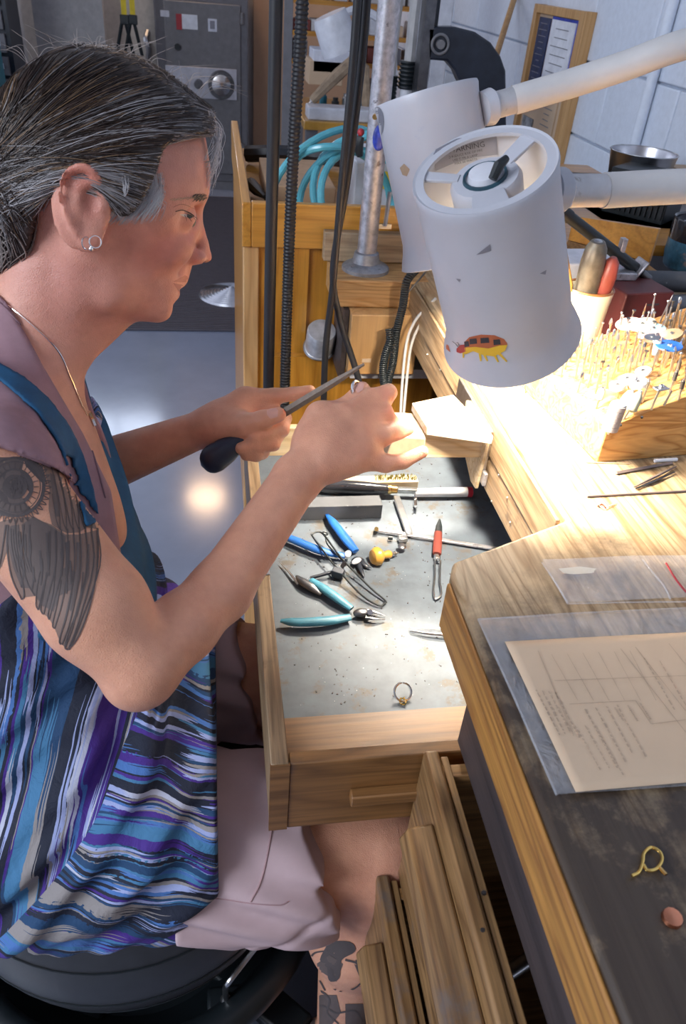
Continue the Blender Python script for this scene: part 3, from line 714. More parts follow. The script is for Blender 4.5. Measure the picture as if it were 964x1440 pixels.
# galvanised post on its flange
P0 = onz(507, 372, .921); P0 = np.array([.257, 1.298, .921])
t = thing('steel_post', 'mottled galvanised pipe post on a round floor flange bolted to the board', 'post', P0)
tp = ony(537, 0, P0[1]+.0)
mesh_obj('pipe', MB().cyl(P0+[0, 0, .01], (P0[0], P0[1], 1.9), .0165, n=24), 'galvanised', t)
mesh_obj('flange', MB().lathe(P0, (0, 0, 1), [(0, .041), (.006, .041), (.010, .036), (.014, .024), (.030, .021), (.032, .017)], 32), 'cast_iron', t)
for a in range(4):
    an = a*math.pi/2+.6; mesh_obj('bolt', MB().cyl(P0+[.031*math.cos(an), .031*math.sin(an), .007], P0+[.031*math.cos(an), .031*math.sin(an), .011], .004, n=6), 'dark_steel', t)
c_ = np.array([P0[0], P0[1]-.018, ony(516, 193, 1.28)[2]])
mesh_obj('blue_tag', MB().ball(c_, (.0105, .004, .019), 16), 'blue_tape', t)
q = ony(512, 162, 1.28); mesh_obj('set_screw', MB().cyl((P0[0]-.01, P0[1]-.02, q[2]), (P0[0]-.012, P0[1]-.03, q[2]), .004), 'brass', t)
t = thing('clip_tool', 'small black and red clip hanging on the post by the tubing', 'clip', ony(508, 200, 1.33))
mesh_obj('grip', MB().tube([ony(507, 192, 1.31), ony(503, 205, 1.31), ony(506, 220, 1.31)], [.006, .009, .005]), 'black_plastic', t)
mesh_obj('red_tip', MB().ball(ony(507, 186, 1.31), .006, 10), 'red', t)

# hanging hoses and cables
def hose(name, lab, pts, r, mat, rib=False, y=None, cat='hose'):
    P = spline([ony(px, py, yy) for px, py, yy in pts], 10)
    if not rib: return tag(mesh_obj(name, MB().tube(P, r, 12), mat), lab, cat)
    L = np.r_[0, np.cumsum(np.linalg.norm(np.diff(P, axis=0), axis=1))]; n = int(L[-1]/.0013)
    s = np.linspace(0, L[-1], n); Q = np.stack([np.interp(s, L, P[:, k]) for k in range(3)], 1)
    return tag(mesh_obj(name, MB().tube(Q, [r*(1.0 if (i//2) % 2 else .86) for i in range(n)], 12), mat, angle=180), lab, cat)
hose('flex_shaft', 'smooth black flexible shaft hanging straight down, leftmost of the hoses', [(393, -260, 1.14), (388, 0, 1.14), (384, 200, 1.14), (380, 380, 1.14), (377, 560, 1.14), (376, 640, 1.14)], .0088, 'rubber')
hose('ribbed_hose', 'ribbed black flexible shaft hanging just right of the smooth one', [(432, -260, 1.14), (425, 0, 1.14), (413, 200, 1.14), (405, 380, 1.14), (400, 560, 1.14), (398, 640, 1.14)], .0086, 'rubber', True)
hose('black_cable', 'thin black cable crossing in front and running down to the tray', [(512, -200, 1.12), (502, 0, 1.12), (493, 120, 1.12), (480, 260, 1.12), (468, 400, 1.12), (457, 500, 1.12), (454, 620, 1.12)], .0052, 'rubber', cat='cable')
hose('black_cable', 'thin black cable sweeping right behind the raised hand', [(528, -200, 1.135), (516, 0, 1.135), (505, 120, 1.135), (487, 260, 1.135), (468, 380, 1.135), (478, 450, 1.13), (500, 520, 1.12), (512, 570, 1.12)], .0052, 'rubber', cat='cable')
hose('black_cable', 'third thin black cable, merging with the other two below the post', [(515, -200, 1.15), (508, 0, 1.15), (492, 150, 1.15), (477, 300, 1.15), (470, 380, 1.15), (468, 420, 1.152)], .0045, 'rubber', cat='cable')
# coiled black cord and white cords
def coil(pts, R, r, pitch):
    P = spline([ony(*p) for p in pts], 12); L = np.r_[0, np.cumsum(np.linalg.norm(np.diff(P, axis=0), axis=1))]
    n = int(L[-1]/pitch*9); s = np.linspace(0, L[-1], n); Q = np.stack([np.interp(s, L, P[:, k]) for k in range(3)], 1)
    T = np.gradient(Q, axis=0); T /= np.linalg.norm(T, axis=1)[:, None]; up = np.array([.0, 1, 0.2]); out = []
    for i in range(n):
        u = unit(np.cross(T[i], up)); v = np.cross(T[i], u); a = 2*math.pi*s[i]/pitch; out.append(Q[i]+R*(u*math.cos(a)+v*math.sin(a)))
    return np.array(out)
t = thing('coiled_cord', 'glossy black coiled cord looping down beside the tan block', 'cord', ony(545, 540, 1.16))
mesh_obj('coil', MB().tube(coil([(592, 372, 1.19), (572, 395, 1.17), (566, 430, 1.165), (557, 468, 1.16), (552, 510, 1.16), (545, 540, 1.155), (548, 565, 1.155)], .0058, .0014, .0035), .0015, 6), 'black_plastic', t, angle=180)
mesh_obj('coil', MB().tube(coil([(547, 462, 1.15), (548, 480, 1.145), (541, 500, 1.145), (538, 525, 1.145), (542, 550, 1.145)], .0058, .0014, .0035), .0015, 6), 'black_plastic', t, angle=180)
hose('power_cable', 'white cable dropping from the bench edge, nearer of two', [(612, 420, 1.15), (600, 432, 1.16), (583, 452, 1.16), (572, 480, 1.15), (566, 530, 1.14), (563, 580, 1.13)], .0024, 'white_cord', cat='cord')
hose('power_cable', 'white cable dropping from the bench edge, farther of two', [(614, 425, 1.16), (603, 438, 1.165), (588, 460, 1.165), (577, 490, 1.155), (571, 540, 1.145), (567, 585, 1.13)], .0024, 'white_cord', cat='cord')
hose('grey_wire', 'thin grey wire running from lamp to the coiled cord', [(600, 380, 1.16), (585, 398, 1.17), (570, 415, 1.17)], .0016, 'dark_steel', cat='wire')
# foil-wrapped tin fixed to the panel
c_ = ony(452, 482, 1.30)
t = thing('foil_tin', 'small foil-wrapped tin fixed to the orange panel behind the cable', 'tin', c_)
mesh_obj('tin', MB().lathe(c_+[0, .03, -.025], (0, -.55, 1.0), [(0, .026), (.003, .030), (.006, .027), (.05, .027), (.054, .025), (.0545, .012)], 28), 'foil', t)
mesh_obj('rim', MB().torus(c_+[0, .028, -.022], (0, -.55, 1.0), .029, .0018), 'steel', t)
# ================================================================ draping outlines on curved surfaces
from mathutils.geometry import delaunay_2d_cdt
def tree_of(V, F): return BVHTree.FromPolygons([tuple(map(float, v)) for v in V], [tuple(map(int, f)) for f in F])
def mb_tree(mb): return tree_of(mb.v, mb.f)
def stroke(pts, w0, w1=None):
    """outline polygon (pixels) of a tapering line"""
    P = np.array(pts, float); w1 = w0 if w1 is None else w1; T = np.gradient(P, axis=0); T /= np.linalg.norm(T, axis=1)[:, None]+1e-9
    N = np.stack([-T[:, 1], T[:, 0]], 1); w_ = np.linspace(w0, w1, len(P))[:, None]/2
    return np.vstack([P+N*w_, (P-N*w_)[::-1]])
def drape(name, polys, tree, eps, mat, parent, step=6, thick=0, maxd=3.0, maxedge=None, minn=.12):
    V, F = [], []
    for poly in polys:
        P = np.array(poly, float); B = []
        for i in range(len(P)):
            a, b_ = P[i], P[(i+1) % len(P)]; k = max(1, int(np.linalg.norm(b_-a)/step)); B += [a+(b_-a)*j/k for j in range(k)]
        nb = len(B); lo, hi = P.min(0), P.max(0)
        G = np.stack(np.meshgrid(np.arange(lo[0]+step/2, hi[0], step), np.arange(lo[1]+step/2, hi[1], step), indexing='ij'), -1).reshape(-1, 2)
        I = []
        if len(G):
            d = poly2(G, P); I = list(G[d < -step*.4])
        pts = [Vector((float(p[0]), float(p[1]))) for p in B+I]
        r = delaunay_2d_cdt(pts, [], [list(range(nb))], 1, 1e-4)
        vv, ff = r[0], r[2]; base = len(V); ok = []
        for p in vv:
            d = ray(p[0], p[1]); d = d/np.linalg.norm(d)
            h = tree.ray_cast(Vector(CAM), Vector(d), maxd)
            if h[0] is None: ok.append(None); V.append((0, 0, 0)); continue
            n = h[1] if h[1].dot(Vector(d)) < 0 else -h[1]
            ok.append(h[3] if -n.dot(Vector(d)) > minn else None); V.append(tuple(h[0]+n*eps))
        for f in ff:
            if any(ok[i] is None for i in f): continue
            ds = [ok[i] for i in f]
            if max(ds)-min(ds) > (maxedge or .02): continue
            F.append(tuple(base+i for i in f))
    used = sorted({i for f in F for i in f})
    if not used: print('EMPTY DRAPE', name); return None
    mp = {u: k for k, u in enumerate(used)}
    V = np.array([V[u] for u in used]); F = [tuple(mp[i] for i in f) for f in F]
    o = mesh_obj(name, (V, F), mat, parent, angle=180)
    if len(polys) > 3 or 'tattoo' in name: o['kind'] = 'stuff'
    if thick:
        md = o.modifiers.new('solid', 'SOLIDIFY'); md.thickness = thick; md.offset = 0
    return o

# ================================================================ bench lamps
M('bulb', (1, .9, .7), .3, Emission_Color=(1, .80, .52, 1), Emission_Strength=5)
def lamp(lab, T, B, rt, rb, arm, spokes, power, down):
    T, B = np.array(T), np.array(B); ax = unit(B-T); L = np.linalg.norm(B-T)
    t = thing('bench_lamp', lab, 'lamp', T, 'articulated bench lamps')
    mb = MB(); th = .0018
    prof = [(.004, rt-.004), (0, rt-.002), (-.001, rt), (.002, rt+.001), (.01, rt)]+[(L*k, rt+(rb-.006-rt)*k) for k in (.25, .5, .75, .84)]+[(L*.90, rb-.004), (L*.96, rb-.0005), (L*.985, rb+.0005), (L, rb+.0015), (L+.001, rb), (L, rb-.003)]
    inner = [(L*.9, rb-.008), (L*.75, rt+(rb-.008-rt)*.75-.002), (L*.4, rt+(rb-.008-rt)*.4-.002), (.012, rt-.004), (.004, rt-.004)]
    mb.lathe(T, ax, prof+inner, 56, (False, False))
    sh = mesh_obj('shade', mb, 'white_enamel', t); tree = mb_tree(mb)
    u, w_, _ = mb.frame(ax)
    def angle_of(px, py):
        d = ray(px, py); s = (T-CAM).dot(ax)/d.dot(ax); p = CAM+d*s-T; return math.atan2(p.dot(w_), p.dot(u)), p
    # top ring, hub and spokes
    mesh_obj('top_ring', MB().lathe(T, ax, [(.000, rt-.001), (.000, rt-.009), (.003, rt-.009), (.003, rt-.001)], 48, (False, False)), 'white_enamel', t)
    hub = mesh_obj('socket_hub', MB().lathe(T, ax, [(.007, .010), (.007, .027), (.012, .030), (.035, .029), (.05, .02), (.075, .018), (.075, 0.001)], 32, (True, False)), 'white_enamel', t)
    mesh_obj('socket_cap', MB().lathe(T, ax, [(.001, .008), (.002, .013), (.009, .015)], 24), 'white_plastic', hub)
    mesh_obj('switch_ring', MB().lathe(T, ax, [(.005, .016), (.0045, .018), (.008, .019), (.009, .016)], 24, (False, False)), 'teal_print', hub)
    for (a, hw) in spokes:
        e = u*math.cos(a)+w_*math.sin(a); s_ = np.cross(ax, e); o_ = T+ax*.001
        mesh_obj('spoke', MB().extr([o_+e*.022-s_*hw*.8+ax*.005, o_+e*(rt-.003)-s_*hw, o_+e*(rt-.003)+s_*hw, o_+e*.022+s_*hw*.8+ax*.005], ax*.003), 'white_enamel', t, bevel=.0006)
    # bulb
    bc = T+ax*(L*.58); mesh_obj('bulb', MB().ball(bc, .028, 20), 'bulb', t)
    l = bpy.data.lights.new('lamp_light', 'AREA'); l.shape = 'DISK'; l.size = .055; l.energy = power; l.color = (1, .88, .70); l.spread = math.radians(165)
    o = bpy.data.objects.new('lamp_light', l); COL.objects.link(o); o.location = T+ax*(L*.58+.032)
    o.rotation_euler = Vector(ax).to_track_quat('-Z', 'Y').to_euler()
    # bracket and arm
    A = [np.array(p) for p in arm]
    d0 = unit(A[1]-A[0]); side = A[0]; mb = MB()
    mb.lathe(side, d0, [(-.012, .018), (0, .0195), (.004, .0165)], 24); mesh_obj('swivel_plate', mb, 'white_enamel', t)
    sk = mesh_obj('arm_socket', MB().cyl(A[0]+d0*.003, A[1], .0142, n=24), 'arm_socket', t)
    P = spline(A[1:], 10)
    mesh_obj('arm_sleeve', MB().tube(P, .0155, 20), 'arm_sleeve', t)
    q = A[-1]; mesh_obj('stand_post', MB().cyl(q, (q[0], q[1], .921), .012), 'arm_socket', t)
    mesh_obj('stand_base', MB().lathe((q[0], q[1], .9205), (0, 0, 1), [(0, .04), (.008, .038), (.02, .016)], 24), 'cast_iron', t)
    return t, tree, angle_of, u, w_, ax, sk, d0
T1, B1 = dep(680, 238, .62), dep(718, 474, .765)
def ang(T, ax, px, py):
    u, w_, _ = MB().frame(ax); d = ray(px, py); s = (T-CAM).dot(ax)/d.dot(ax); p = CAM+d*s-T; return math.atan2(p.dot(w_), p.dot(u))
ax1 = unit(B1-T1)
a1, a2, a3 = ang(T1, ax1, 582, 245), ang(T1, ax1, 742, 190), ang(T1, ax1, 690, 290)
t1, tree1, af, u1, w1, _, sk1, d01 = lamp('nearer white bench lamp shade with insect sticker, open spoked top, arm going right', T1, B1, .0590, .0665,
    [dep(786, 268, .675), dep(848, 268, .70), dep(964, 262, .715), dep(1150, 258, .75), dep(1330, 300, .80)], [(a1, .006), (a2, .0085), (a3, .016)], 5.2, 0)
q = dep(797, 286, .672); mesh_obj('clamp_screw', MB().lathe(q, unit(CAM-q), [(-.01, .0045), (0, .0045), (.0015, .003)], 14), 'steel', sk1)
# insect sticker on the shade: body, wings spots, legs
def sc(pts): return [(560+x/3.708, 150+y/3.708) for x, y in pts]
st = drape('sticker', [sc([(345, 1225), (370, 1200), (430, 1187), (500, 1190), (550, 1210), (568, 1235), (560, 1262), (520, 1280), (440, 1290), (390, 1270), (340, 1262)])], tree1, .0004, 'sticker_red' if M('sticker_red', (.45, .12, .05), .5) else 0, t1, 3)
M('sticker_yellow', (.72, .45, .03), .5)
drape('sticker_belly', [sc([(345, 1255), (400, 1250), (470, 1258), (530, 1242), (568, 1240), (555, 1270), (500, 1300), (440, 1292), (390, 1272), (350, 1290)])], tree1, .0007, 'sticker_yellow', st, 3)
drape('sticker_spots', [sc([(x, y), (x+w_, y-3), (x+w_+4, y+24), (x+2, y+28)]) for x, y, w_ in ((345, 1222, 22), (372, 1208, 36), (428, 1203, 42), (495, 1212, 34))], tree1, .0009, 'ink', st, 3)
drape('sticker_head', [sc([(305, 1260), (325, 1240), (350, 1238), (352, 1275), (325, 1285), (305, 1278)])], tree1, .0007, 'red', st, 3)
drape('sticker_legs', [sc(stroke(p, 14, 7)) for p in ([(365, 1268), (340, 1285), (340, 1308)], [(425, 1285), (430, 1325)], [(445, 1285), (465, 1325)], [(500, 1290), (520, 1330)], [(525, 1285), (565, 1328)])], tree1, .0006, 'sticker_yellow', st, 3)
drape('sticker_feelers', [sc(stroke(p, 3.5, 2.5)) for p in ([(312, 1250), (300, 1235), (283, 1222)], [(318, 1245), (312, 1228), (305, 1228)])], tree1, .0006, 'ink', st, 3)
drape('sticker', [sc([(210, 1200), (235, 1225), (262, 1245), (272, 1280), (240, 1255), (215, 1225)])], tree1, .0004, 'sticker_red', t1, 3)
drape('scuff_mark', [sc([(478, 715), (484, 750), (440, 765), (405, 772)]), sc([(300, 895), (325, 900), (318, 915)]), sc([(735, 870), (770, 850), (765, 875)])], tree1, .0003, 'label_grey', t1, 4)
# rating label inside the shade, with lettering
ins = [(180, 232), (300, 170), (420, 145), (512, 150), (518, 248), (400, 262), (290, 292), (190, 335)]
lb = drape('rating_label', [sc(ins)], tree1, .0006, 'label_grey', t1, 4, minn=.02)
def lettering(name, par, txt, px, py, size, mat, tree, slope=0, eps=.0008):
    """real glyph outlines draped on the surface"""
    cu = bpy.data.curves.new('glyphs', 'FONT'); cu.body = txt; cu.size = size; cu.align_x = 'CENTER'; cu.resolution_u = 2
    ob = bpy.data.objects.new('glyphs', cu); COL.objects.link(ob); dg = bpy.context.evaluated_depsgraph_get(); me = ob.evaluated_get(dg).to_mesh()
    V = []; ok = []; cs, sn = math.cos(slope), math.sin(slope)
    for v in me.vertices:
        x, y = v.co.x, -v.co.y; d = ray(px+x*cs-y*sn, py+x*sn+y*cs); d /= np.linalg.norm(d); h = tree.ray_cast(Vector(CAM), Vector(d), 3)
        ok.append(h[0] is not None); V.append(tuple(h[0]-Vector(d)*eps) if h[0] is not None else (0, 0, 0))
    F = [tuple(p.vertices) for p in me.polygons if all(ok[i] for i in p.vertices)]
    bpy.data.objects.remove(ob)
    if F: return mesh_obj(name, (np.array(V), F), mat, par, smooth=False)
if lb is not None:
    lettering('print', lb, 'WARNING', 656, 211, 11, 'ink', tree1, -.19)
    for i, s in enumerate(('TO REDUCE RISK OF FIRE', 'USE TYPE A LAMP', 'MAX 60 WATTS')):
        lettering('print', lb, s, 655+i*1-2, 218+i*5.2, 4.6, 'ink', tree1, -.22)
q0, q1 = af(713, 232)[1]+T1, af(692, 252)[1]+T1
mesh_obj('switch_lever', MB().tube([q1-ax1*.0, (q0+q1)/2-ax1*.006, q0-ax1*.006], [.0035, .0045, .003], 10), 'black_plastic', t1)

T2, B2 = dep(598, 133, .875), dep(640, 362, .945)
ax2 = unit(B2-T2); a1 = ang(T2, ax2, 640, 120) if abs(ray(600, 130).dot(ax2)) > .01 else 0
t2, tree2, *_ = lamp('farther white bench lamp shade behind the first, scuffed, with blue-grey round badge', T2, B2, .0595, .0665,
    [dep(690, 150, .868), dep(722, 141, .875), dep(800, 118, .87), dep(880, 92, .85), dep(964, 62, .83), dep(1100, 30, .85), dep(1200, 60, .92)], [(0.3, .008), (2.4, .008), (4.5, .008)], 6.6, 0)
drape('badge', [[(531+9*math.cos(a), 172+22*math.sin(a)) for a in np.linspace(0, 6.28, 20)[:-1]]], tree2, .0004, 'label_grey', t2, 4, minn=.02)
drape('chip', [[(562, 236), (568, 230), (576, 238), (572, 248), (566, 246)]], tree2, .0004, 'tan_leather', t2, 3)

# ================================================================ bur block and burs
bu = np.array([.9938, .111]); bv = np.array([-.13, .9915])
A0 = np.array([.413, .668])
def topz(x): return .9655+(x-.413)*.36
cor = [A0, A0+bu*.26, A0+bu*.26+bv*.165, A0+bv*.19]
tb = thing('bur_block', 'thick pine block with slanted top drilled full of rotary burs', 'block', (*A0, .92))
V = [(p[0], p[1], .9205) for p in cor]+[(p[0], p[1], topz(p[0])) for p in cor]
wood('block_pine', (.55, .31, .11), (.34, .15, .035), 'x', 2.6, .42, .15)
mb = MB(); mb.add(V, [(3, 2, 1, 0), (4, 5, 6, 7)]+[(i, (i+1) % 4, 4+(i+1) % 4, 4+i) for i in range(4)])
mesh_obj('wood_block', mb, 'block_pine', tb, bevel=.001)
holes = MB(); nrm = unit([-.36, 0, 1])
def onblock(px, py):
    d = ray(px, py); n = np.array([-.36, 0, 1]); c0 = np.array([.413, 0, .9655]); s = (c0-CAM).dot(n)/d.dot(n); return CAM+d*s
def bur_proto(kind, h=.036):
    t = thing('rotary_bur', None, None, (0, 0, 0))
    mesh_obj('shank', MB().cyl((0, 0, -.006), (0, 0, h*.72), .0012, .0012, 8), 'steel', t)
    if kind == 0: mb = MB().cyl((0, 0, h*.72), (0, 0, h*.93), .0011, .0006, 8).ball((0, 0, h*.95), .0016, 8)
    elif kind == 1: mb = MB().lathe((0, 0, h*.72), (0, 0, 1), [(0, .0011), (.001, .0021), (.007, .0021), (.009, .001)], 8)
    elif kind == 2: mb = MB().lathe((0, 0, h*.72), (0, 0, 1), [(0, .0011), (.004, .0008), (.0065, .0024), (.0075, .0024)], 8)
    elif kind == 3: mb = MB().lathe((0, 0, h*.72), (0, 0, 1), [(0, .0011), (.002, .0026), (.005, .0022), (.010, .0006)], 8)
    else: mb = MB().cyl((0, 0, h*.72), (0, 0, h*1.0), .0012, .0003, 8)
    mesh_obj('cutting_head', mb, ['steel', 'silver', 'dark_steel', 'steel', 'silver'][kind], t)
    return t
protos = [bur_proto(k, h) for k, h in ((0, .034), (1, .030), (2, .032), (3, .030), (4, .036), (0, .040), (1, .024))]
used = set(); ORD = 'first second third fourth fifth sixth seventh eighth ninth tenth eleventh twelfth thirteenth fourteenth fifteenth'.split()
KN = ['ball-head', 'cylinder-head', 'dark flared-head', 'cone-head', 'needle-pointed', 'tall ball-head', 'short cylinder-head']
for j in range(14):
    cnt = 0
    for i in range(14):
        a, b_ = .010+i*.0135+rng.normal(0, .0010), .014+j*.0135+rng.normal(0, .0010)
        if b_ > .178-a*.09 or (b_ < .055 and a < .085): continue
        p = A0+bu*a+bv*b_; z = topz(p[0])
        if rng.random() < .17:
            if rng.random() < .6: holes.lathe(np.array([p[0], p[1], z])+nrm*.0003, -nrm, [(0, .0013), (.002, .0011)], 8)
            continue
        k = int(rng.choice(7, p=[.24, .2, .1, .14, .1, .12, .10])); rot = (rng.normal(0, .07), rng.normal(-.10, .07), 0)
        lab = '%s bur, %s from left in the %s row from the bur block front' % (KN[k], ORD[cnt], ORD[j]); cnt += 1
        if k not in used:
            used.add(k); o = protos[k]; o.location = (p[0], p[1], z); o.rotation_euler = rot; tag(o, lab, 'bur', 'rotary burs in the bur block')
        else: dup(protos[k], (p[0], p[1], z), lab, rot)
for px, py in ((872, 597), (842, 548), (848, 575), (902, 586), (830, 560), (818, 556)): holes.lathe(onblock(px, py)+nrm*.0003, -nrm, [(0, .0016), (.002, .0014)], 8)
ho = mesh_obj('drill_holes', holes, 'ink', tb); ho['kind'] = 'stuff'
def wheel(lab, base, head, prof, mat, mat2=None, cat='disc', ht=.018, name='abrasive_disc', ax=None):
    b_ = onblock(*base); tgt = ray(*head); s = b_[1]/tgt[1]; h_ = CAM+tgt*s; h_[0] += 0
    t = thing(name, lab, cat, b_); a = unit(h_-b_)
    mesh_obj('mandrel', MB().cyl(b_-a*.004, h_, .0012, n=8), 'steel', t)
    hd = mesh_obj('wheel_head', MB().lathe(h_, a if ax is None else ax, prof, 28), mat, t)
    e = h_+(a if ax is None else np.array(ax))*prof[-1][0]
    mesh_obj('screw_top', MB().lathe(e, a if ax is None else ax, [(0, .0022), (.0015, .0018)], 10), mat2 or 'steel', t)
    return t
M('drum_grey', (.28, .25, .25), .75, var=.25, vscale=120); M('drum_brown', (.34, .27, .23), .8)
b_ = onblock(856, 606); t = thing('sanding_drum', 'fat grey striped sanding drum standing at the front corner of the bur block', 'drum', b_)
mesh_obj('mandrel', MB().cyl(b_-[0, 0, .004], b_+[0, 0, .005], .0012), 'steel', t)
prof = [(.0015, .0070)]
for i in range(5): prof += [(.002+.006*i, .0086), (.0075+.006*i, .0086), (.0078+.006*i, .0080)]
mesh_obj('drum', MB().lathe(b_, (.05, 0, 1), prof, 28), 'drum_grey', t); mesh_obj('cap', MB().lathe(b_+[.0015, 0, .0325], (.05, 0, 1), [(0, .0078), (.001, .007), (.0015, .003)], 20), 'white_plastic', t)
disc = lambda r, h=.0016: [(0, r*.98), (h*.5, r), (h, r*.98)]
wheel('pale pink bullet-shaped point left of the grey drum', (838, 575), (842, 562), [(0, .003), (.002, .0045), (.011, .0042), (.014, .002)], 'pale_pink', name='polishing_point', cat='polishing point')
wheel('sage green bullet point nearest the grey drum, farther of the pair', (872, 575), (874, 572), [(0, .004), (.002, .0062), (.012, .0060), (.018, .0045), (.021, .0015)], 'sage', name='polishing_point', cat='polishing point')
wheel('tapered sage green point on a slanted shank, nearer of the pair', (876, 590), (884, 577), [(0, .005), (.003, .0078), (.010, .0066), (.018, .0050), (.023, .0018)], 'sage', name='polishing_point', cat='polishing point')
wheel('white round wheel in the middle of the block, left one', (885, 556), (882, 535), disc(.0095, .003), 'white_plastic')
wheel('pale blue-white wheel touching the white one', (898, 560), (897, 541), disc(.0100, .004), 'white_enamel')
wheel('grey fuzzy wheel behind the grey drum', (868, 560), (868, 545), disc(.009, .004), 'pale_grey')
wheel('white cup wheel on short mandrel behind the white wheels', (905, 535), (904, 524), disc(.009, .003), 'white_plastic')
wheel('bright blue disc standing high at the right of the block', (933, 517), (940, 487), disc(.0150, .0014), 'bright_blue')
wheel('salmon pink disc, leftmost of the discs at the back', (884, 480), (884, 456), disc(.0160, .0016), 'pale_pink')
wheel('pale cream disc with blue hub just right of the salmon disc', (905, 482), (903, 457), disc(.0160, .0014), 'crock')
wheel('pale blue disc overlapping the cream disc', (915, 490), (918, 463), disc(.0140, .0014), 'pale_blue')
wheel('small pink disc under the blue ones', (925, 500), (924, 472), disc(.0120, .0014), 'pale_pink')
wheel('grey metal-backed disc in the middle of the back rows', (912, 507), (916, 478), disc(.0090, .004), 'steel')
M('clear_disc', (.55, .42, .28), .4, Alpha=.45)
wheel('translucent amber disc behind the blue one', (945, 505), (944, 470), disc(.0120, .001), 'clear_disc')
wheel('small pink drum near the back discs', (899, 495), (902, 474), [(0, .005), (.005, .005)], 'pale_pink')
wheel('light blue cylinder point at the right', (918, 515), (921, 498), [(0, .0035), (.016, .004)], 'pale_blue', name='polishing_point', cat='polishing point')
t = thing('square_mandrel', 'flat square-headed steel tool bridging two shanks at the block front edge', 'tool', onblock(915, 576))
for px in (915, 933): b_ = onblock(px, 576 if px < 920 else 570); h_ = CAM+ray(px+11, 549)*(b_[1]/ray(px+11, 549)[1]); mesh_obj('shank', MB().cyl(b_, h_, .0013), 'steel', t)
b_ = onblock(925, 573); h_ = CAM+ray(929, 546)*(b_[1]/ray(929, 546)[1]); mesh_obj('flat_head', MB().box(h_, (.017, .009, .0025), rz=.3), 'steel', t, bevel=.001); mesh_obj('screw', MB().ball(h_+[0, 0, .002], .003, 12), 'silver', t)
for k, (bx, by, hx, hy) in enumerate(((902, 566, 913, 532), (941, 552, 952, 520), (953, 562, 961, 533), (948, 538, 956, 505))):
    b_ = onblock(bx, by); h_ = CAM+ray(hx, hy)*(b_[1]/ray(hx, hy)[1])
    t = thing('mandrel_tool', ['steel mandrel with pale square head left of the square tool', 'thick steel mandrel near the right frame edge, left of two', 'stubby steel mandrel at the very right edge of the block', 'long leaning steel mandrel behind the thick ones'][k], 'mandrel', b_)
    mesh_obj('shank', MB().cyl(b_, h_, .0014), 'steel', t); mesh_obj('collar', MB().cyl(b_+(h_-b_)*.55, b_+(h_-b_)*.9, .0024), 'dark_steel' if k else 'silver', t)

# ================================================================ other things on the bench top
# cream crock with mallet handles
cc = np.array([.488, .932, .9205])
t = thing('tool_crock', 'cream stoneware crock with brown rim holding two mallet handles', 'crock', cc)
mesh_obj('crock_body', MB().lathe(cc, (0, 0, 1), [(0, .0245), (.004, .0265), (.05, .0285), (.085, .0305), (.104, .0325), (.106, .0320), (.100, .0290), (.06, .026), (.01, .023), (.009, .001)], 40, (True, False)), 'crock', t)
mesh_obj('rim_glaze', MB().torus(cc+[0, 0, .1055], (0, 0, 1), .0312, .0017, 40), 'brown_glaze', t)
def rod(name, lab, cat, a, b_, prof, mat, n=24, extra=None):
    d = unit(b_-a); t = thing(name, lab, cat, a); mesh_obj('handle', MB().lathe(a, d, prof, n), mat, t); return t, d
a = cc+[-.004, .0, .03]; b_ = ony(841, 338, .915)
L = np.linalg.norm(b_-a); t, d = rod('rawhide_mallet', 'grey-brown rounded mallet handle standing in the cream crock', 'mallet', a, b_, [(0, .011), (L*.5, .0155), (L*.8, .0155), (L*.93, .0135), (L*.99, .009), (L, .004)], 'rawhide')
mesh_obj('worn_tip', MB().ball(b_-d*.004, (.008, .008, .005), 14), 'steel', t)
a = cc+[.012, .004, .03]; b_ = ony(863, 362, .915); L = np.linalg.norm(b_-a)
t, d = rod('wooden_mallet', 'dull red wooden mallet handle leaning right in the cream crock', 'handle', a, b_, [(0, .009), (L*.45, .0125), (L*.8, .0125), (L*.95, .009), (L, .004)], 'red_wood')
mesh_obj('ferrule', MB().lathe(a, d, [(0, .0095), (.02, .0105)], 20), 'steel', t)
t = thing('rod', 'thin gold and white rod standing at the left inside the crock', 'rod', cc)
mesh_obj('shaft', MB().tube([cc+[-.02, 0, .03], ony(803, 400, .92), ony(793, 345, .92)], .0022), 'brass', t)
# maroon transformer box with vents
t = thing('maroon_box', 'small maroon metal box with two vent slots behind the crock', 'box', (.60, 1.0, .9205))
rz_ = .18; Rm = np.array(Matrix.Rotation(rz_, 3, 'Z')); cb = np.array([.618, 1.06, .9565])
bxx = mesh_obj('case', MB().box(cb, (.085, .10, .072), Rm), 'maroon', t, bevel=.002)
for k in range(2): mesh_obj('vent_slot', MB().box(cb+Rm@np.array([.008, -.0503, .018-.012*k]), (.024, .0012, .0028), Rm), 'ink', t)
# flashback / square flange tool with black tube
p = [ony(792, 300, 1.04), ony(905, 392, 1.0)]
t = thing('torch_handle', 'black tubular torch handle through a square grey plate, resting behind the mallets', 'torch', p[1]+(p[0]-p[1])*.05)
q0 = np.array(ony(792, 299, 1.08)); q1 = np.array(ony(900, 383, 1.08)); d = unit(q1-q0); L = np.linalg.norm(q1-q0)
mesh_obj('tube', MB().cyl(q0, q1, .0085, n=20), 'black_plastic', t)
mesh_obj('end_cap', MB().cyl(q0-d*.004, q0+d*.012, .0095, n=20), 'rubber', t)
mesh_obj('tip', MB().lathe(q1, d, [(0, .0065), (.02, .006), (.022, .0025), (.036, .0012)], 16), 'dark_steel', t)
q = q0+d*(L*.93); u, w_, _ = MB().frame(d)
mesh_obj('square_plate', MB().extr([q+u*.017+w_*.017, q-u*.017+w_*.017, q-u*.017-w_*.017, q+u*.017-w_*.017], d*.004), 'galvanised', t, bevel=.002)
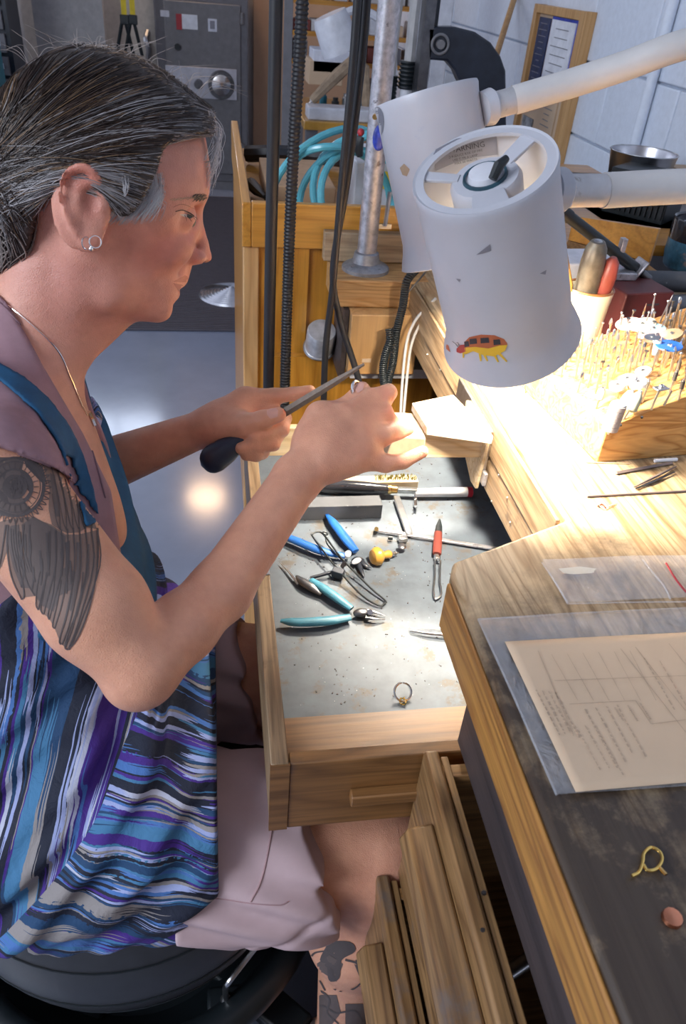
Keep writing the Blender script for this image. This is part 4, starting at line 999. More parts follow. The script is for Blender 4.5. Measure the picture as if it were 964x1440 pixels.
q = q0+d*(L*.66); mesh_obj('clamp_ear', MB().box(q+[.008, 0, .012], (.008, .012, .02)), 'galvanised', t, bevel=.001)
mesh_obj('grey_foot', MB().box(ony(868, 385, 1.075), (.05, .03, .012)), 'galvanised', t, bevel=.002)
# dark grey cylinders
for k, (a, b_, r) in enumerate(((ony(905, 424, 1.10), ony(1010, 418, 1.13), .0165), (ony(895, 400, 1.16), ony(1010, 392, 1.16), .017))):
    a[2] = b_[2] = .9205+r+(0 if k == 0 else .022)
    t = thing('steel_mandrel', ['grey metal cylinder lying right of the maroon box', 'second darker cylinder lying behind the first'][k], 'cylinder', (a+b_)/2-[0, 0, r])
    mesh_obj('barrel', MB().lathe(a, b_-a, [(0, r*.8), (.002, r), (.15, r)], 32), ['dark_steel', 'stone_grey'][k], t); mesh_obj('end_ring', MB().lathe(a-unit(b_-a)*.006, b_-a, [(0, r*.75), (.001, r*.92), (.008, r*.92)], 28), 'black_plastic', t)
# wooden trays at the back
t = thing('wooden_tray', 'orange wood tray with a raised front board behind the tools', 'tray', (.66, 1.30, .9205))
a, b_ = ony(806, 304, 1.36), ony(926, 322, 1.24)
a2, b2 = ony(806, 350, 1.36), ony(926, 356, 1.24)
dn = unit(np.cross([0, 0, 1], b_-a)); 
mesh_obj('front_board', MB().extr([[a[0], a[1], .965], [b_[0], b_[1], .965], b_, a], dn*.010), 'orange_wood_x', t, bevel=.001)
mesh_obj('grey_base', MB().extr([[a[0], a[1], .9205], [b_[0], b_[1], .9205], [b_[0], b_[1], .964], [a[0], a[1], .964]], dn*.008), 'oak_x', t)
mesh_obj('tray_floor', MB().extr([[a[0], a[1], .93], [b_[0]+.05, b_[1], .93], [b_[0]+.05, b_[1]+.14, .93], [a[0], a[1]+.14, .93]], (0, 0, .006)), 'orange_wood_x', t)
t = thing('white_carton', 'white box standing behind the crock at the lamp edge', 'box', (.58, 1.14, .9205))
mesh_obj('carton', MB().box((.60, 1.19, .955), (.12, .08, .068), rz=.1), 'paper', t, bevel=.003)
# glazed cup
g = np.array([.812, 1.215, .9205]); g = np.array([*onz(966, 378, .9205)[:2], .9205]); R_ = .052
t = thing('glazed_bowl', 'handmade cup with black glazed rim and blue band at the right edge', 'cup', g)
mesh_obj('cup_body', MB().lathe(g, (0, 0, 1), [(0, R_*.8), (.006, R_*.92), (.03, R_), (.055, R_*1.0)], 40, (True, False)), 'blue_glaze', t)
mesh_obj('cup_rim', MB().lathe(g, (0, 0, 1), [(.055, R_*1.005), (.09, R_*1.02), (.093, R_), (.09, R_*.93), (.03, R_*.9), (.02, .001)], 40, (False, False)), 'black_glaze', t)
mesh_obj('contents', MB().lathe(g, (0, 0, 1), [(.078, R_*.9), (.0785, .001)], 32), 'paper', t)
# radio / black unit with knobs, and clamp behind
t = thing('black_radio', 'black ribbed electronic unit with round knobs under the lamp arm', 'radio', (.9, 1.6, .955))
a, b_ = ony(846, 290, 1.62), ony(942, 275, 1.52)
ca = (a+b_)/2; ca[2] = 1.0; dr = unit([b_[0]-a[0], b_[1]-a[1], 0]); rz_ = math.atan2(dr[1], dr[0]); Rr = np.array(Matrix.Rotation(rz_, 3, 'Z')); Wd = np.linalg.norm((b_-a)[:2])
mesh_obj('case', MB().box(ca+Rr@np.array([0, .05, 0]), (Wd, .1, .09), Rr), 'black_plastic', t, bevel=.002)
for i in range(12): mesh_obj('fin', MB().box(ca+Rr@np.array([-Wd*.46+i*Wd*.083, -.003, 0]), (Wd*.03, .006, .07), Rr), 'rubber', t)
for x in (-.28, .12, .34): q = ca+Rr@np.array([Wd*x, -.006, -.012 if x < 0 else 0]); mesh_obj('knob', MB().lathe(q, Rr@np.array([0, -1, 0]), [(0, .009), (.012, .008), (.013, .006)], 16), 'dark_steel', t)
tag(mesh_obj('grey_shelf', MB().box((.95, 1.75, .94), (.3, .5, .03)), 'pale_panel'), 'pale shelf top against the block wall carrying the radio and beaker', 'shelf')
tag(mesh_obj('shelf_leg', MB().box((1.06, 1.75, .46), (.05, .3, .92)), 'safe_trim'), 'grey support under the pale wall shelf', 'support')
# flared metal beaker
q = onx(892, 262, .95); q[2] = .956
t = thing('metal_beaker', 'flared brushed metal beaker against the white block wall', 'beaker', q)
k = np.linalg.norm(q-CAM)/FPX; hgt = onx(892, 207, .95)[2]-q[2]
mesh_obj('cup', MB().lathe(q, (0, 0, 1), [(0, 31*k), (hgt*.98, 39*k), (hgt, 40*k), (hgt*.99, 38*k), (.006, 29*k), (.006, .001)], 36, (True, False)), 'brushed', t)
mesh_obj('rolled_rim', MB().torus(q+[0, 0, hgt], (0, 0, 1), 39*k, .0015, 36), 'steel', t)
t = tag(mesh_obj('grey_carton', MB().box(onz(925, 292, .96)+[.12, .1, .03], (.1, .08, .07)), 'kraft', bevel=.002), 'tan carton at the right edge beside the radio', 'box')

# loose sticks on the bench
def stick(name, lab, a, b_, r, mat, cat='stick', z=.92, n=8):
    a, b_ = onz(*a, z+r), onz(*b_, z+r); return tag(mesh_obj(name, MB().cyl(a, b_, r, n=n), mat), lab, cat)
M('pencil_grey', (.16, .12, .11), .5)
stick('needle_file', 'short brown square stick beside the bur block, nearest the block front', (866, 665), (944, 651), .0021, 'pencil_grey', n=4)
stick('wood_stick', 'thin pale stick along the base of the bur block', (823, 650), (885, 652), .0008, 'tan_leather')
stick('long_rod', 'long thin dark rod lying across the bench toward the right edge', (825, 698), (1010, 688), .0013, 'pencil_grey', 'rod')
stick('white_tube', 'short white tube touching the front of the bur block', (920, 648), (951, 646), .0022, 'white_plastic', 'tube')
t = thing('small_tweezers', 'small dark tweezers lying between the sticks and the long rod', 'tweezers', onz(915, 672, .92))
mesh_obj('arm', MB().tube([onz(891, 685, .922), onz(915, 673, .924), onz(950, 656, .9225)], [.0008, .0019, .001], 6), 'pencil_grey', t); mesh_obj('arm', MB().tube([onz(893, 687, .922), onz(917, 677, .923), onz(948, 664, .9225)], [.0008, .0016, .0008], 6), 'dark_steel', t)
t = thing('thread_scrap', 'tiny curled green and orange thread scrap on the bench', 'scrap', onz(855, 713, .92))
mesh_obj('thread', MB().tube(spline([onz(842, 711, .9212), onz(850, 716, .9212), onz(856, 712, .9216), onz(866, 708, .9212)]), .0006, 6), 'sage', t)
mesh_obj('thread', MB().tube(spline([onz(840, 712, .9212), onz(846, 709, .9212), onz(851, 714, .9214)]), .0008, 6), 'red_wood', t)
t = thing('pointed_pin', 'small upright metal point on the bench near the lamp', 'pin', onz(738, 552, .92))
mesh_obj('point', MB().cyl(onz(738, 552, .921), onz(735, 530, .930), .0012, .0005), 'brass', t)
# wire ring finding and copper washer, near bottom right
t = thing('wire_hook', 'small bent gold wire loop finding on the dark end of the bench', 'finding', onz(915, 1215, .92))
P = [onz(x, y, .9225) for x, y in ((888, 1232), (898, 1226), (903, 1212), (905, 1200), (915, 1192), (927, 1198), (930, 1210), (922, 1222), (910, 1224), (904, 1216))]
mesh_obj('wire', MB().tube(spline(P), .0011, 8), 'gold', t); mesh_obj('prongs', MB().tube([onz(925, 1218, .922), onz(936, 1230, .925), onz(930, 1226, .922)], .0012, 6), 'brass', t)
tag(mesh_obj('copper_scrap', MB().lathe(onz(944, 1292, .9203), (0, 0, 1), [(0, .006), (.0025, .0055), (.003, .003)], 12), 'copper'), 'dull copper scrap at the lower right of the bench', 'scrap')

# plastic bags and kraft form
m, nt, b = _new('clear_plastic')
b.inputs['Base Color'].default_value = (.8, .82, .88, 1); b.inputs['Roughness'].default_value = .16; b.inputs['Alpha'].default_value = .16; b.inputs['Specular IOR Level'].default_value = .9
bump(nt, b, noise(nt, coords(nt, (1, 1, .2)), 42, 5, .65, 1.0), 1.0, .008)
def sheet(name, lab, cat, quad, z, mat, amp, parent=None, nu=26, nv=18, lift=0, thick=.0003, seed=0):
    Q = [np.array([x_, y_, z]) for x_, y_ in quad]; rg = np.random.default_rng(seed); V = []; ph = rg.uniform(0, 6, 6)
    for j in range(nv+1):
        for i in range(nu+1):
            a, b_ = i/nu, j/nv; p = (Q[0]*(1-a)+Q[1]*a)*(1-b_)+(Q[3]*(1-a)+Q[2]*a)*b_
            h = sum(math.sin(a*(3+2.3*k)+ph[k])*math.cos(b_*(4-1.7*k)+ph[k+3]) for k in range(3))/3
            V.append(p+[0, 0, amp*(h+1)*.5+lift*max(0, (a-.0))**2*0+lift*(1-b_)**2])
    F = [(j*(nu+1)+i, (j+1)*(nu+1)+i, (j+1)*(nu+1)+i+1, j*(nu+1)+i+1) for j in range(nv) for i in range(nu)]
    o = mesh_obj(name, (np.array(V), F), mat, parent, angle=180); md = o.modifiers.new('solid', 'SOLIDIFY'); md.thickness = thick
    if parent is None: tag(o, lab, cat)
    return o
bag = sheet('plastic_bag', 'large clear plastic bag lying under the kraft form on the bench', 'bag', [(.2055, .431), (.445, .431), (.443, .262), (.2095, .2675)], .9215, 'clear_plastic', .0030, seed=3)
mesh_obj('sealed_edge', MB().tube([onz(672, 871, .9225), onz(800, 863, .924), np.array([.445, .431, .9235])], .0009, 6), 'clear_plastic', bag)
mesh_obj('sealed_edge', MB().tube([onz(672, 871, .9225), onz(722, 980, .9225), onz(782, 1118, .9225)], .0009, 6), 'clear_plastic', bag)
form = sheet('kraft_form', 'tan printed paper form with faint ruled lines lying on the plastic bag', 'paper', [(.2185, .4025), (.412, .4015), (.412, .2665), (.2225, .2668)], .9245, 'kraft', .0006, seed=5)
zp = .9256
def quadline(mb, a, b_, w_):
    a, b_ = onz(*a, zp), onz(*b_, zp); d = unit(b_-a); n = np.array([-d[1], d[0], 0])*w_/2
    mb.add([a-n, b_-n, b_+n, a+n], [(0, 1, 2, 3)])
mb = MB()
for (a, b_) in (((756, 915), (806, 1035)), ((779, 957), (964, 950)), ((800, 990), (893, 985)), ((872, 912), (964, 1030)), ((893, 910), (964, 1000)), ((940, 905), (964, 935)), ((893, 985), (915, 1018)), ((915, 1018), (964, 1012))): quadline(mb, a, b_, .0005)
for x in range(6): quadline(mb, (775+x*22, 920+x*-1), (812+x*22, 985), .00035)
mesh_obj('ruled_lines', mb, 'faded_ink', form, smooth=False)
mb = MB()
def textblock(x0, y0, dx, dy, lx, ly, rows, w_=.0014):
    for r in range(rows):
        sx_, sy_ = x0+dx*r, y0+dy*r; k = 0.0
        while k < rng.uniform(.75, 1):
            s = rng.uniform(.03, .09); quadline(mb, (sx_+lx*k, sy_+ly*k), (sx_+lx*(k+s), sy_+ly*(k+s)), w_*rng.uniform(.5, 1)); k += s+.03
textblock(753, 970, 9, 1, 38, 72, 4); textblock(822, 997, 15, -2, 45, 82, 4, .0012); textblock(808, 1020, 14, 0, 40, 70, 3, .0009); textblock(864, 995, 18, -3, 14, 22, 3, .0016); textblock(905, 925, 22, 4, 50, 85, 2, .0012)
tag(mesh_obj('faint_print', mb, 'faded_ink', form, smooth=False), None, kind='stuff')
zb = sheet('zip_bag', 'small clear zip bag with a red seal line, nearer the bur block', 'bag', [(.286, .5005), (.44, .4985), (.438, .445), (.287, .444)], .9215, 'clear_plastic', .0045, seed=9, lift=.002)
mesh_obj('red_seal', MB().tube(spline([onz(936, 792, .926), onz(948, 812, .927), onz(962, 830, .9255), onz(975, 843, .924)]), .0009, 6), 'red', zb)
mesh_obj('zip_ridge', MB().tube(spline([onz(903, 787, .926), onz(918, 806, .928), onz(934, 826, .9275), onz(942, 843, .925)]), .0009, 6), 'clear_plastic', zb)
mesh_obj('edge_fold', MB().tube(spline([onz(762, 791, .925), onz(782, 822, .928), onz(798, 849, .925)]), .0010, 6), 'clear_plastic', zb)
mesh_obj('edge_fold', MB().tube(spline([onz(798, 849, .924), onz(880, 847, .9245), onz(1000, 846, .924)]), .0008, 6), 'clear_plastic', zb)
drp = [onz(*p, .9225) for p in ((785, 800), (815, 797), (838, 800), (832, 806), (806, 808), (792, 806))]
mesh_obj('cream_slip', MB().extr(drp, (0, 0, .0004)), 'crock', zb)

# ================================================================ things in the catch tray
LZ = .7396
def L(px, py, h=0): return onz(px, py, LZ+h)
# steel bench block
t = thing('steel_block', 'dark grey steel bar block lying across the tray under her wrist', 'block', L(490, 715))
a, b_ = L(530, 726), L(408, 722)
mesh_obj('bar', MB().bb(.095, .215, .818, .842, LZ, LZ+.022), 'stone_grey', t, bevel=.001)
t = thing('file_brush', 'flat wooden stick with a fringe of green-brown bristle', 'brush', L(545, 680))
mesh_obj('wood_stick', MB().bb(.14, .282, .888, .906, LZ, LZ+.012), 'pin_wood', t, bevel=.001)
mb = MB()
for i in range(160): x = rng.uniform(.22, .280); y = rng.uniform(.892, .904); mb.cyl((x, y, LZ+.0115), (x+rng.normal(0, .001), y+rng.normal(0, .001), LZ+.0165), .0005, .0003, 4)
o = mesh_obj('bristles', mb, 'green_bristle', t); o['kind'] = 'stuff'
# saw frame
t = thing('saw_frame', 'jeweller saw frame with black handle and brass ferrule lying in the tray', 'saw', L(560, 720))
a, b_ = L(430, 682, .012), L(546, 688, .012); d = unit(b_-a); Ln = np.linalg.norm(b_-a)
mesh_obj('handle', MB().lathe(a, d, [(0, .004), (.006, .0085), (Ln*.3, .0105), (Ln*.7, .0095), (Ln*.95, .0075), (Ln, .0065)], 24), 'black_glaze', t)
mesh_obj('ferrule', MB().lathe(b_, d, [(-.001, .0072), (.003, .0075), (.004, .0060), (.012, .0055), (.013, .004)], 20), 'brass', t)
q = b_+d*.012; mesh_obj('clamp_head', MB().box(q+d*.014, (.030, .008, .007), rz=math.atan2(d[1], d[0])), 'steel', t, bevel=.0012)
mesh_obj('wing_screw', MB().cyl(L(584, 700, .010), L(584, 712, .010), .0022).ball(L(584, 706, .008), (.0035, .0015, .006), 12), 'silver', t)
a, b_ = L(566, 698, .008), L(566, 752, .006); a_ = unit(b_-a)
mesh_obj('upright_bar', MB().box((a+b_)/2, (.009, np.linalg.norm(b_-a), .0035)), 'steel', t, bevel=.0006)
mesh_obj('cross_bar', MB().box((L(530, 745, .005)+L(700, 772, .005))/2, (np.linalg.norm(L(530, 745)-L(700, 772)), .0055, .003), rz=math.atan2(*(L(700, 772)-L(530, 745))[[1, 0]])), 'galvanised', t, bevel=.0005)
mesh_obj('brass_stud', MB().cyl(L(529, 744, .003), L(529, 744, .010), .003), 'brass', t)
mesh_obj('black_nut', MB().cyl(L(545, 756, .005), L(552, 757, .005), .0028), 'black_plastic', t)
mesh_obj('slide_block', MB().box(L(566, 757, .006), (.012, .010, .006)), 'steel', t, bevel=.001)
mesh_obj('thumb_paddle', MB().ball(L(565, 768, .008), (.0055, .0062, .0022), 16), 'steel', t)
# marker
t = thing('marker', 'white tube marker with a dark red cap lying in the tray', 'marker', L(620, 692))
a, b_ = L(583, 693, .0085), L(656, 692, .0085); d = unit(b_-a)
mesh_obj('barrel', MB().cyl(a, b_, .0062, .0072, 24), 'marker_white', t)
mesh_obj('cap', MB().lathe(b_, d, [(0, .0076), (.007, .0076), (.008, .006)], 24), 'marker_red', t)
# graver with round yellow knob
t = thing('graver', 'small bead graver with a round honey-yellow wooden knob', 'graver', L(540, 785))
a, b_ = L(526, 783, .0105), L(562, 777, .006); d = unit(b_-a)
mesh_obj('knob', MB().lathe(a-d*.004, d, [(0, .005), (.0015, .009), (.006, .0118), (.010, .0120), (.0145, .0085), (.017, .0045), (.020, .0048), (.025, .0058), (.028, .0045)], 32), 'yellow_wood', t)
mesh_obj('steel_tip', MB().lathe(a+d*.0235, d, [(0, .0022), (.006, .0020), (.0065, .003), (.008, .003), (.0085, .0012), (.013, .0008)], 12), 'steel', t)
# pliers
def tool_path(name, pts, r, mat, par, flat=.6, n=12):
    P = spline([L(x, y, h) for x, y, h in pts], 8); k = len(P); rr = np.interp(np.linspace(0, 1, k), np.linspace(0, 1, len(r)), r)
    mb = MB(); mb.tube(P, rr, n); V = np.array(mb.v); c = np.repeat(P, n, 0); V[:, 2] = c[:, 2]+(V[:, 2]-c[:, 2])*flat; mb.v = [tuple(v) for v in V]
    return mesh_obj(name, mb, mat, par)
t = thing('blue_pliers', 'pliers with bright blue grips spread open, near her wrist', 'pliers', L(480, 770))
tool_path('handle', [(458, 722, .008), (470, 737, .009), (485, 757, .009), (500, 775, .007)], [.0020, .0058, .0064, .0066, .0050], 'blue_grip', t)
tool_path('handle', [(388, 748, .008), (415, 760, .009), (450, 774, .009), (485, 782, .007)], [.004, .0062, .0064, .0045], 'blue_grip', t)
mesh_obj('white_cushion', MB().ball(L(489, 779, .010), (.0042, .0065, .003), 14, np.array(Matrix.Rotation(-.3, 3, 'Z'))), 'white_plastic', t)
mesh_obj('white_cushion', MB().ball(L(501, 789, .009), (.0040, .0075, .003), 14, np.array(Matrix.Rotation(-.9, 3, 'Z'))), 'white_plastic', t)
mesh_obj('joint', MB().ball(L(503, 788, .006), (.0085, .006, .004), 16), 'black_steel', t)
for pts in ([(506, 788, .006), (514, 795, .005), (522, 799, .003)], [(504, 792, .005), (508, 803, .004), (512, 812, .002)]): tool_path('jaw', pts, [.0038, .0028, .0008], 'black_steel', t)
t = thing('teal_pliers', 'pale blue gripped fine-nose cutters, lowest tool at the tray left', 'pliers', L(470, 850))
tool_path('handle', [(394, 873, .007), (420, 875, .008), (460, 873, .008), (492, 868, .006)], [.0022, .0058, .0060, .0064, .0062, .0048], 'light_blue_grip', t)
tool_path('handle', [(437, 816, .007), (455, 828, .008), (475, 842, .008), (494, 856, .006)], [.0045, .0062, .0062, .0045], 'light_blue_grip', t)
tool_path('handle_tip', [(417, 810, .005), (425, 818, .006), (438, 826, .006), (452, 836, .005)], [.0022, .0060, .0066, .003], 'dark_steel', t)
jt = mesh_obj('joint', MB().ball(L(508, 862, .006), (.0100, .0062, .0045), 18), 'dark_steel', t); mesh_obj('pivot', MB().cyl(L(520, 861, .008), L(520, 861, .0118), .0032), 'silver', jt)
for pts in ([(516, 858, .005), (528, 861, .005), (542, 866, .003)], [(514, 868, .005), (526, 870, .005), (541, 871, .003)]): tool_path('jaw', pts, [.0034, .0024, .0007], 'dark_steel', t)
# cross-lock wire tweezers (third hand) in black
t = thing('wire_tweezers', 'black bent-wire clamp tool with a long loop lying over the pliers', 'tweezers', L(480, 790))
lp = [(437, 752, .016), (445, 748, .017), (455, 752, .016), (480, 785, .013), (520, 826, .006), (541, 844, .003), (540, 849, .003), (531, 851, .003), (505, 834, .006), (470, 795, .012), (441, 757, .016), (438, 752, .016)]
mesh_obj('wire_loop', MB().tube(spline([L(*p) for p in lp], 6), .0012, 8), 'black_plastic', t)
mesh_obj('eyelet', MB().torus(L(457, 750, .016), unit([.3, .2, 1]), .0035, .001, 18), 'black_plastic', t)
mesh_obj('wire_arm', MB().tube(spline([L(457, 754, .015), L(462, 768, .014), L(490, 796, .010), L(508, 812, .005)]), .001, 8), 'black_plastic', t)
mesh_obj('swivel_block', MB().box(L(475, 806, .008), (.015, .010, .010), rz=-.5), 'black_steel', t, bevel=.001); mesh_obj('swivel_rod', MB().cyl(L(436, 813, .004), L(468, 804, .007), .0022), 'black_steel', t)
mesh_obj('nut', MB().cyl(L(480, 798, .006), L(486, 790, .012), .003, n=6), 'dark_steel', t)
# sharp graver behind the teal pliers
t = thing('needle_scribe', 'thin grey pointed scribe lying by the tray front board', 'scribe', L(410, 810))
mesh_obj('shaft', MB().tube([L(394, 792, .003), L(405, 803, .004), L(420, 822, .004)], [.0005, .0012, .002], 8), 'steel', t)
# tweezers with red grip
t = thing('red_tweezers', 'black-tipped reverse tweezers with a red-brown fibre grip', 'tweezers', L(615, 790))
tool_path('pointed_end', [(618, 730, .006), (617, 740, .007), (616, 750, .007)], [.001, .0045, .005], 'black_plastic', t, .4)
tool_path('fibre_grip', [(616, 749, .007), (615, 764, .008), (614, 779, .008)], [.0052, .0058, .0056], 'red_grip', t, .6)
mesh_obj('collar', MB().box(L(614, 784, .008), (.006, .009, .006)), 'silver', t, bevel=.0008)
mesh_obj('spring_arm', MB().tube(spline([L(619, 788, .006), L(618, 815, .005), L(620, 835, .004), L(612, 842, .003), L(609, 832, .004), L(611, 810, .005), L(611, 788, .006)]), .0012, 8), 'steel', t)
# plain tweezers half under the bench
t = thing('steel_tweezers', 'plain steel tweezers poking out from under the bench edge', 'tweezers', L(620, 888))
mesh_obj('tine', MB().tube([L(574, 884, .003), L(600, 883, .0045), L(680, 888, .006)], [.0006, .0018, .003], 8), 'steel', t); mesh_obj('tine', MB().tube([L(576, 887, .003), L(600, 890, .0045), L(680, 897, .006)], [.0006, .0018, .003], 8), 'steel', t)
# the ring lying in the tray
c_ = L(566, 973, .008)
t = thing('gold_ring', 'small gold and silver ring with an empty prong setting lying in the tray', 'ring', L(566, 980))
axr = unit([.12, -.62, .78]); R_ = .0092
u, w_, _ = MB().frame(axr)
def angr(px, py):
    d = ray(px, py); s = (c_-CAM).dot(axr)/d.dot(axr); p = CAM+d*s-c_; return math.atan2(p.dot(w_), p.dot(u))
a0 = angr(566, 958); 
mesh_obj('shank', MB().torus(c_, axr, R_, .0011, 44, 8, a0+.12, a0+2*math.pi-.06), 'silver', t)
mesh_obj('gold_inlay', MB().torus(c_, axr, R_-.0003, .00105, 20, 8, a0+.5, a0+1.6), 'gold', t)
hc = c_-(u*math.cos(a0)+w_*math.sin(a0))*(R_+.001)
mesh_obj('setting', MB().torus(hc+[0, 0, .001], (0, -.3, 1), .0034, .0007, 18, 6), 'gold', t)
for k in range(6):
    an = k*math.pi/3; e = np.array([math.cos(an), math.sin(an), 0]); mesh_obj('prong', MB().cyl(hc+e*.0026+[0, 0, -.003], hc+e*.0040+[0, 0, .003], .0006, n=6), 'gold', t)
# ================================================================ the woman
YH = .745                                       # her mid plane through the head
def H(px, py, dy=0.0): return ony(px, py, YH+dy)
HS = .00063                                     # metres per photo pixel at that depth
def R_(ax, a): return np.array(Matrix.Rotation(a, 3, Vector(ax)))
hx = lambda n: n*HS
head = []
cran = pell(H(151, 232), (.092, .074, .082), R_((0, 1, 0), .12))
head.append((cran, .01))
head.append((pell(H(208, 252), (.053, .060, .068)), .03))        # forehead / mid face
head.append((pell(H(192, 330), (.050, .055, .062)), .03))        # cheeks
head.append((pell(H(222, 395), (.030, .036, .036)), .028))       # jaw front
head.append((pcap(H(150, 400, -.040), H(222, 425, -.010), .020, .017), .03)); head.append((pcap(H(150, 400, .040), H(222, 425, .010), .020, .017), .03))
head.append((pcap(H(128, 330, -.050), H(160, 405, -.042), .016, .016), .035)); head.append((pcap(H(128, 330, .050), H(160, 405, .042), .016, .016), .035))
head.append((pell(H(229, 430), (.0125, .016, .0125)), .018))     # chin
head.append((pell(H(262, 240), (.024, .044, .045)), .03))        # forehead front
for s in (-1, 1):
    head.append((pcap(H(278, 281, s*.012), H(262, 277, s*.036), .0085, .0075), .014))   # brow
    head.append((pell(H(240, 345, s*.034), (.020, .017, .019)), .02))        # cheek apple
    head.append((pell(H(268, 304, s*.031), (.014, .017, .011)), -.014))      # eye socket
    head.append((pell(H(256, 303, s*.032), (.0128, .0145, .0128)), .004))    # lid over eyeball
head.append((pcap(H(278, 298), H(288, 345), .0072, .0085), .009))            # nose bridge
head.append((pell(H(290, 360), (.0085, .0085, .0078)), .010))                # tip
for s in (-1, 1):
    head.append((pell(H(275, 362, s*.0115), (.0100, .0062, .0078)), .004))   # ala
    head.append((pell(H(282, 371, s*.0085), (.0055, .0030, .0030)), -.002))  # nostril
    head.append((pcap(H(262, 355, s*.019), H(250, 385, s*.026), .0015, .0012), -.006))   # nasolabial fold
head.append((pell(H(246, 384), (.016, .020, .017)), .02))       # muzzle
head.append((pell(H(258, 392), (.0078, .0175, .0040), R_((0, 1, 0), .15)), .003))       # upper lip
head.append((pell(H(251, 407), (.0068, .0145, .0048), R_((0, 1, 0), -.2)), .003))      # lower lip
head.append((pell(H(258, 399), (.018, .019, .0009), R_((0, 1, 0), .10)), -.0016))        # mouth line
head.append((pell(H(251, 417), (.0065, .014, .0035)), -.010))
# neck
head.append((pcap(H(92, 350), H(50, 500, -.02), .052, .056), .05))
head.append((pcap(H(150, 420, -.005), H(105, 490, -.02), .028, .03), .05))
head.append((pcap(H(115, 355, -.048), H(92, 505, -.035), .014, .012), .03))
# ears
for s in (-1,):
    e0 = lambda px, py, o=0: H(px, py, s*(.077+o))
    head.append((pell(e0(114, 290, .0), (.0235, .006, .037), R_((0, 1, 0), .16)), .006))
    rim = spline([e0(143, 268), e0(135, 245, .004), e0(115, 236, .007), e0(95, 246, .009), e0(88, 270, .010), e0(93, 295, .009), e0(104, 320, .006), e0(120, 342, .003)], 3)
    for i in range(len(rim)-1): head.append((pcap(rim[i], rim[i+1], .0036, .0036), .002))
    head.append((pell(e0(128, 338, .002), (.0085, .0045, .010)), .004))
    head.append((pell(e0(126, 285, .008), (.0085, .006, .014), R_((0, 1, 0), .1)), -.004))     # concha
    head.append((pell(e0(112, 275, .012), (.0150, .0065, .021), R_((0, 1, 0), .15)), -.003)); head.append((pcap(e0(112, 262, .004), e0(106, 300, .004), .003, .0028), .004)); head.append((pcap(e0(112, 262, .004), e0(128, 254, .004), .0025, .002), .004))
    head.append((pell(e0(143, 292, .002), (.0045, .004, .0065)), .003))
head.append((pell(H(114, 290, .076), (.0235, .007, .037), R_((0, 1, 0), .16)), .006))

HEADK = .5
head = [(p, (k*HEADK if k > .007 else k)) for p, k in head]
PROF = [(240, 118), (275, 150), (289, 185), (293, 218), (297, 244), (295, 270), (292, 279), (288, 288), (285.5, 297), (286.5, 311), (292, 331), (298, 349), (301.6, 360), (300, 369), (294, 374), (284, 375.5), (271, 382), (267, 389), (268, 393), (263, 397.6), (257.5, 399.6), (259, 407), (255, 413), (247, 417), (244.5, 430), (241.5, 440), (234, 447.5), (223, 451.5), (199, 452), (188, 458), (170, 466), (153, 474), (137, 480), (122, 493), (112, 506), (104, 530), (60, 640), (-300, 640), (-300, -60), (200, -60)]
prof_poly = np.array([H(x, y)[[0, 2]] for x, y in PROF])
# trunk and limbs
rsh = dep(-14, 668, .60); rel = dep(199, 938, .615); rmid = dep(310, 830, .685); rwr = dep(418, 672, .765)
lsh = np.array([-.25, .875, .955]); lel = dep(30, 700, .99); lwr = dep(292, 600, .925)
trunk = [
    (pell((-.215, .735, .93), (.105, .165, .125), R_((0, 1, 0), -.25)), .02),
    (pell((-.165, .66, .905), (.062, .062, .068)), .04), (pell((-.165, .80, .905), (.062, .062, .068)), .04),
    (pell((-.205, .66, .78), (.105, .145, .13)), .08),
    (pell((-.165, .62, .69), (.125, .155, .10)), .07),
    (pell((-.25, .60, .64), (.13, .18, .10)), .06),
    (pcap((-.20, .735, 1.0), rsh+[.0, .02, -.01], .050, .044), .03), (pcap((-.20, .735, 1.0), lsh+[0, -.02, -.01], .050, .044), .03),
    (pcap(H(50, 515, -.03), (-.17, .70, .95), .045, .055), .03)]
CHEST = [(112, 506), (107, 520), (117, 560), (134, 600), (152, 650), (172, 700), (190, 750), (206, 800), (222, 850), (300, 930), (700, 980), (700, 1500), (-500, 1500), (-500, 300), (60, 300), (112, 480)]
chest_poly = np.array([H(x, y)[[0, 2]] for x, y in CHEST])
rhip = np.array([-.20, .50, .60]); rkn = np.array([.175, .445, .555]); ran = np.array([.150, .44, .10])
lhip = np.array([-.20, .70, .60]); lkn = np.array([.17, .69, .565]); lan = np.array([.15, .70, .10])
legs = []
for hp, kn, an in ((rhip, rkn, ran), (lhip, lkn, lan)):
    legs += [(pcap(hp, kn+(hp-kn)*.08, .088, .060), .05), (pell(kn+[.006, 0, 0], (.058, .055, .056)), .03), (pcap(kn+[-.012, 0, -.06], kn+(an-kn)*.35+[-.018, 0, 0], .050, .056), .05), (pcap(kn+(an-kn)*.35+[-.012, 0, 0], an, .050, .034), .04)]
    legs += [(pcap(an+[-.02, 0, -.055], an+[.13, -.01, -.07], .032, .022), .04), (pell(an+[-.03, 0, -.06], (.03, .03, .035)), .03)]
upper = rsh+(rel-rsh)*np.array([[.35], [.7]])
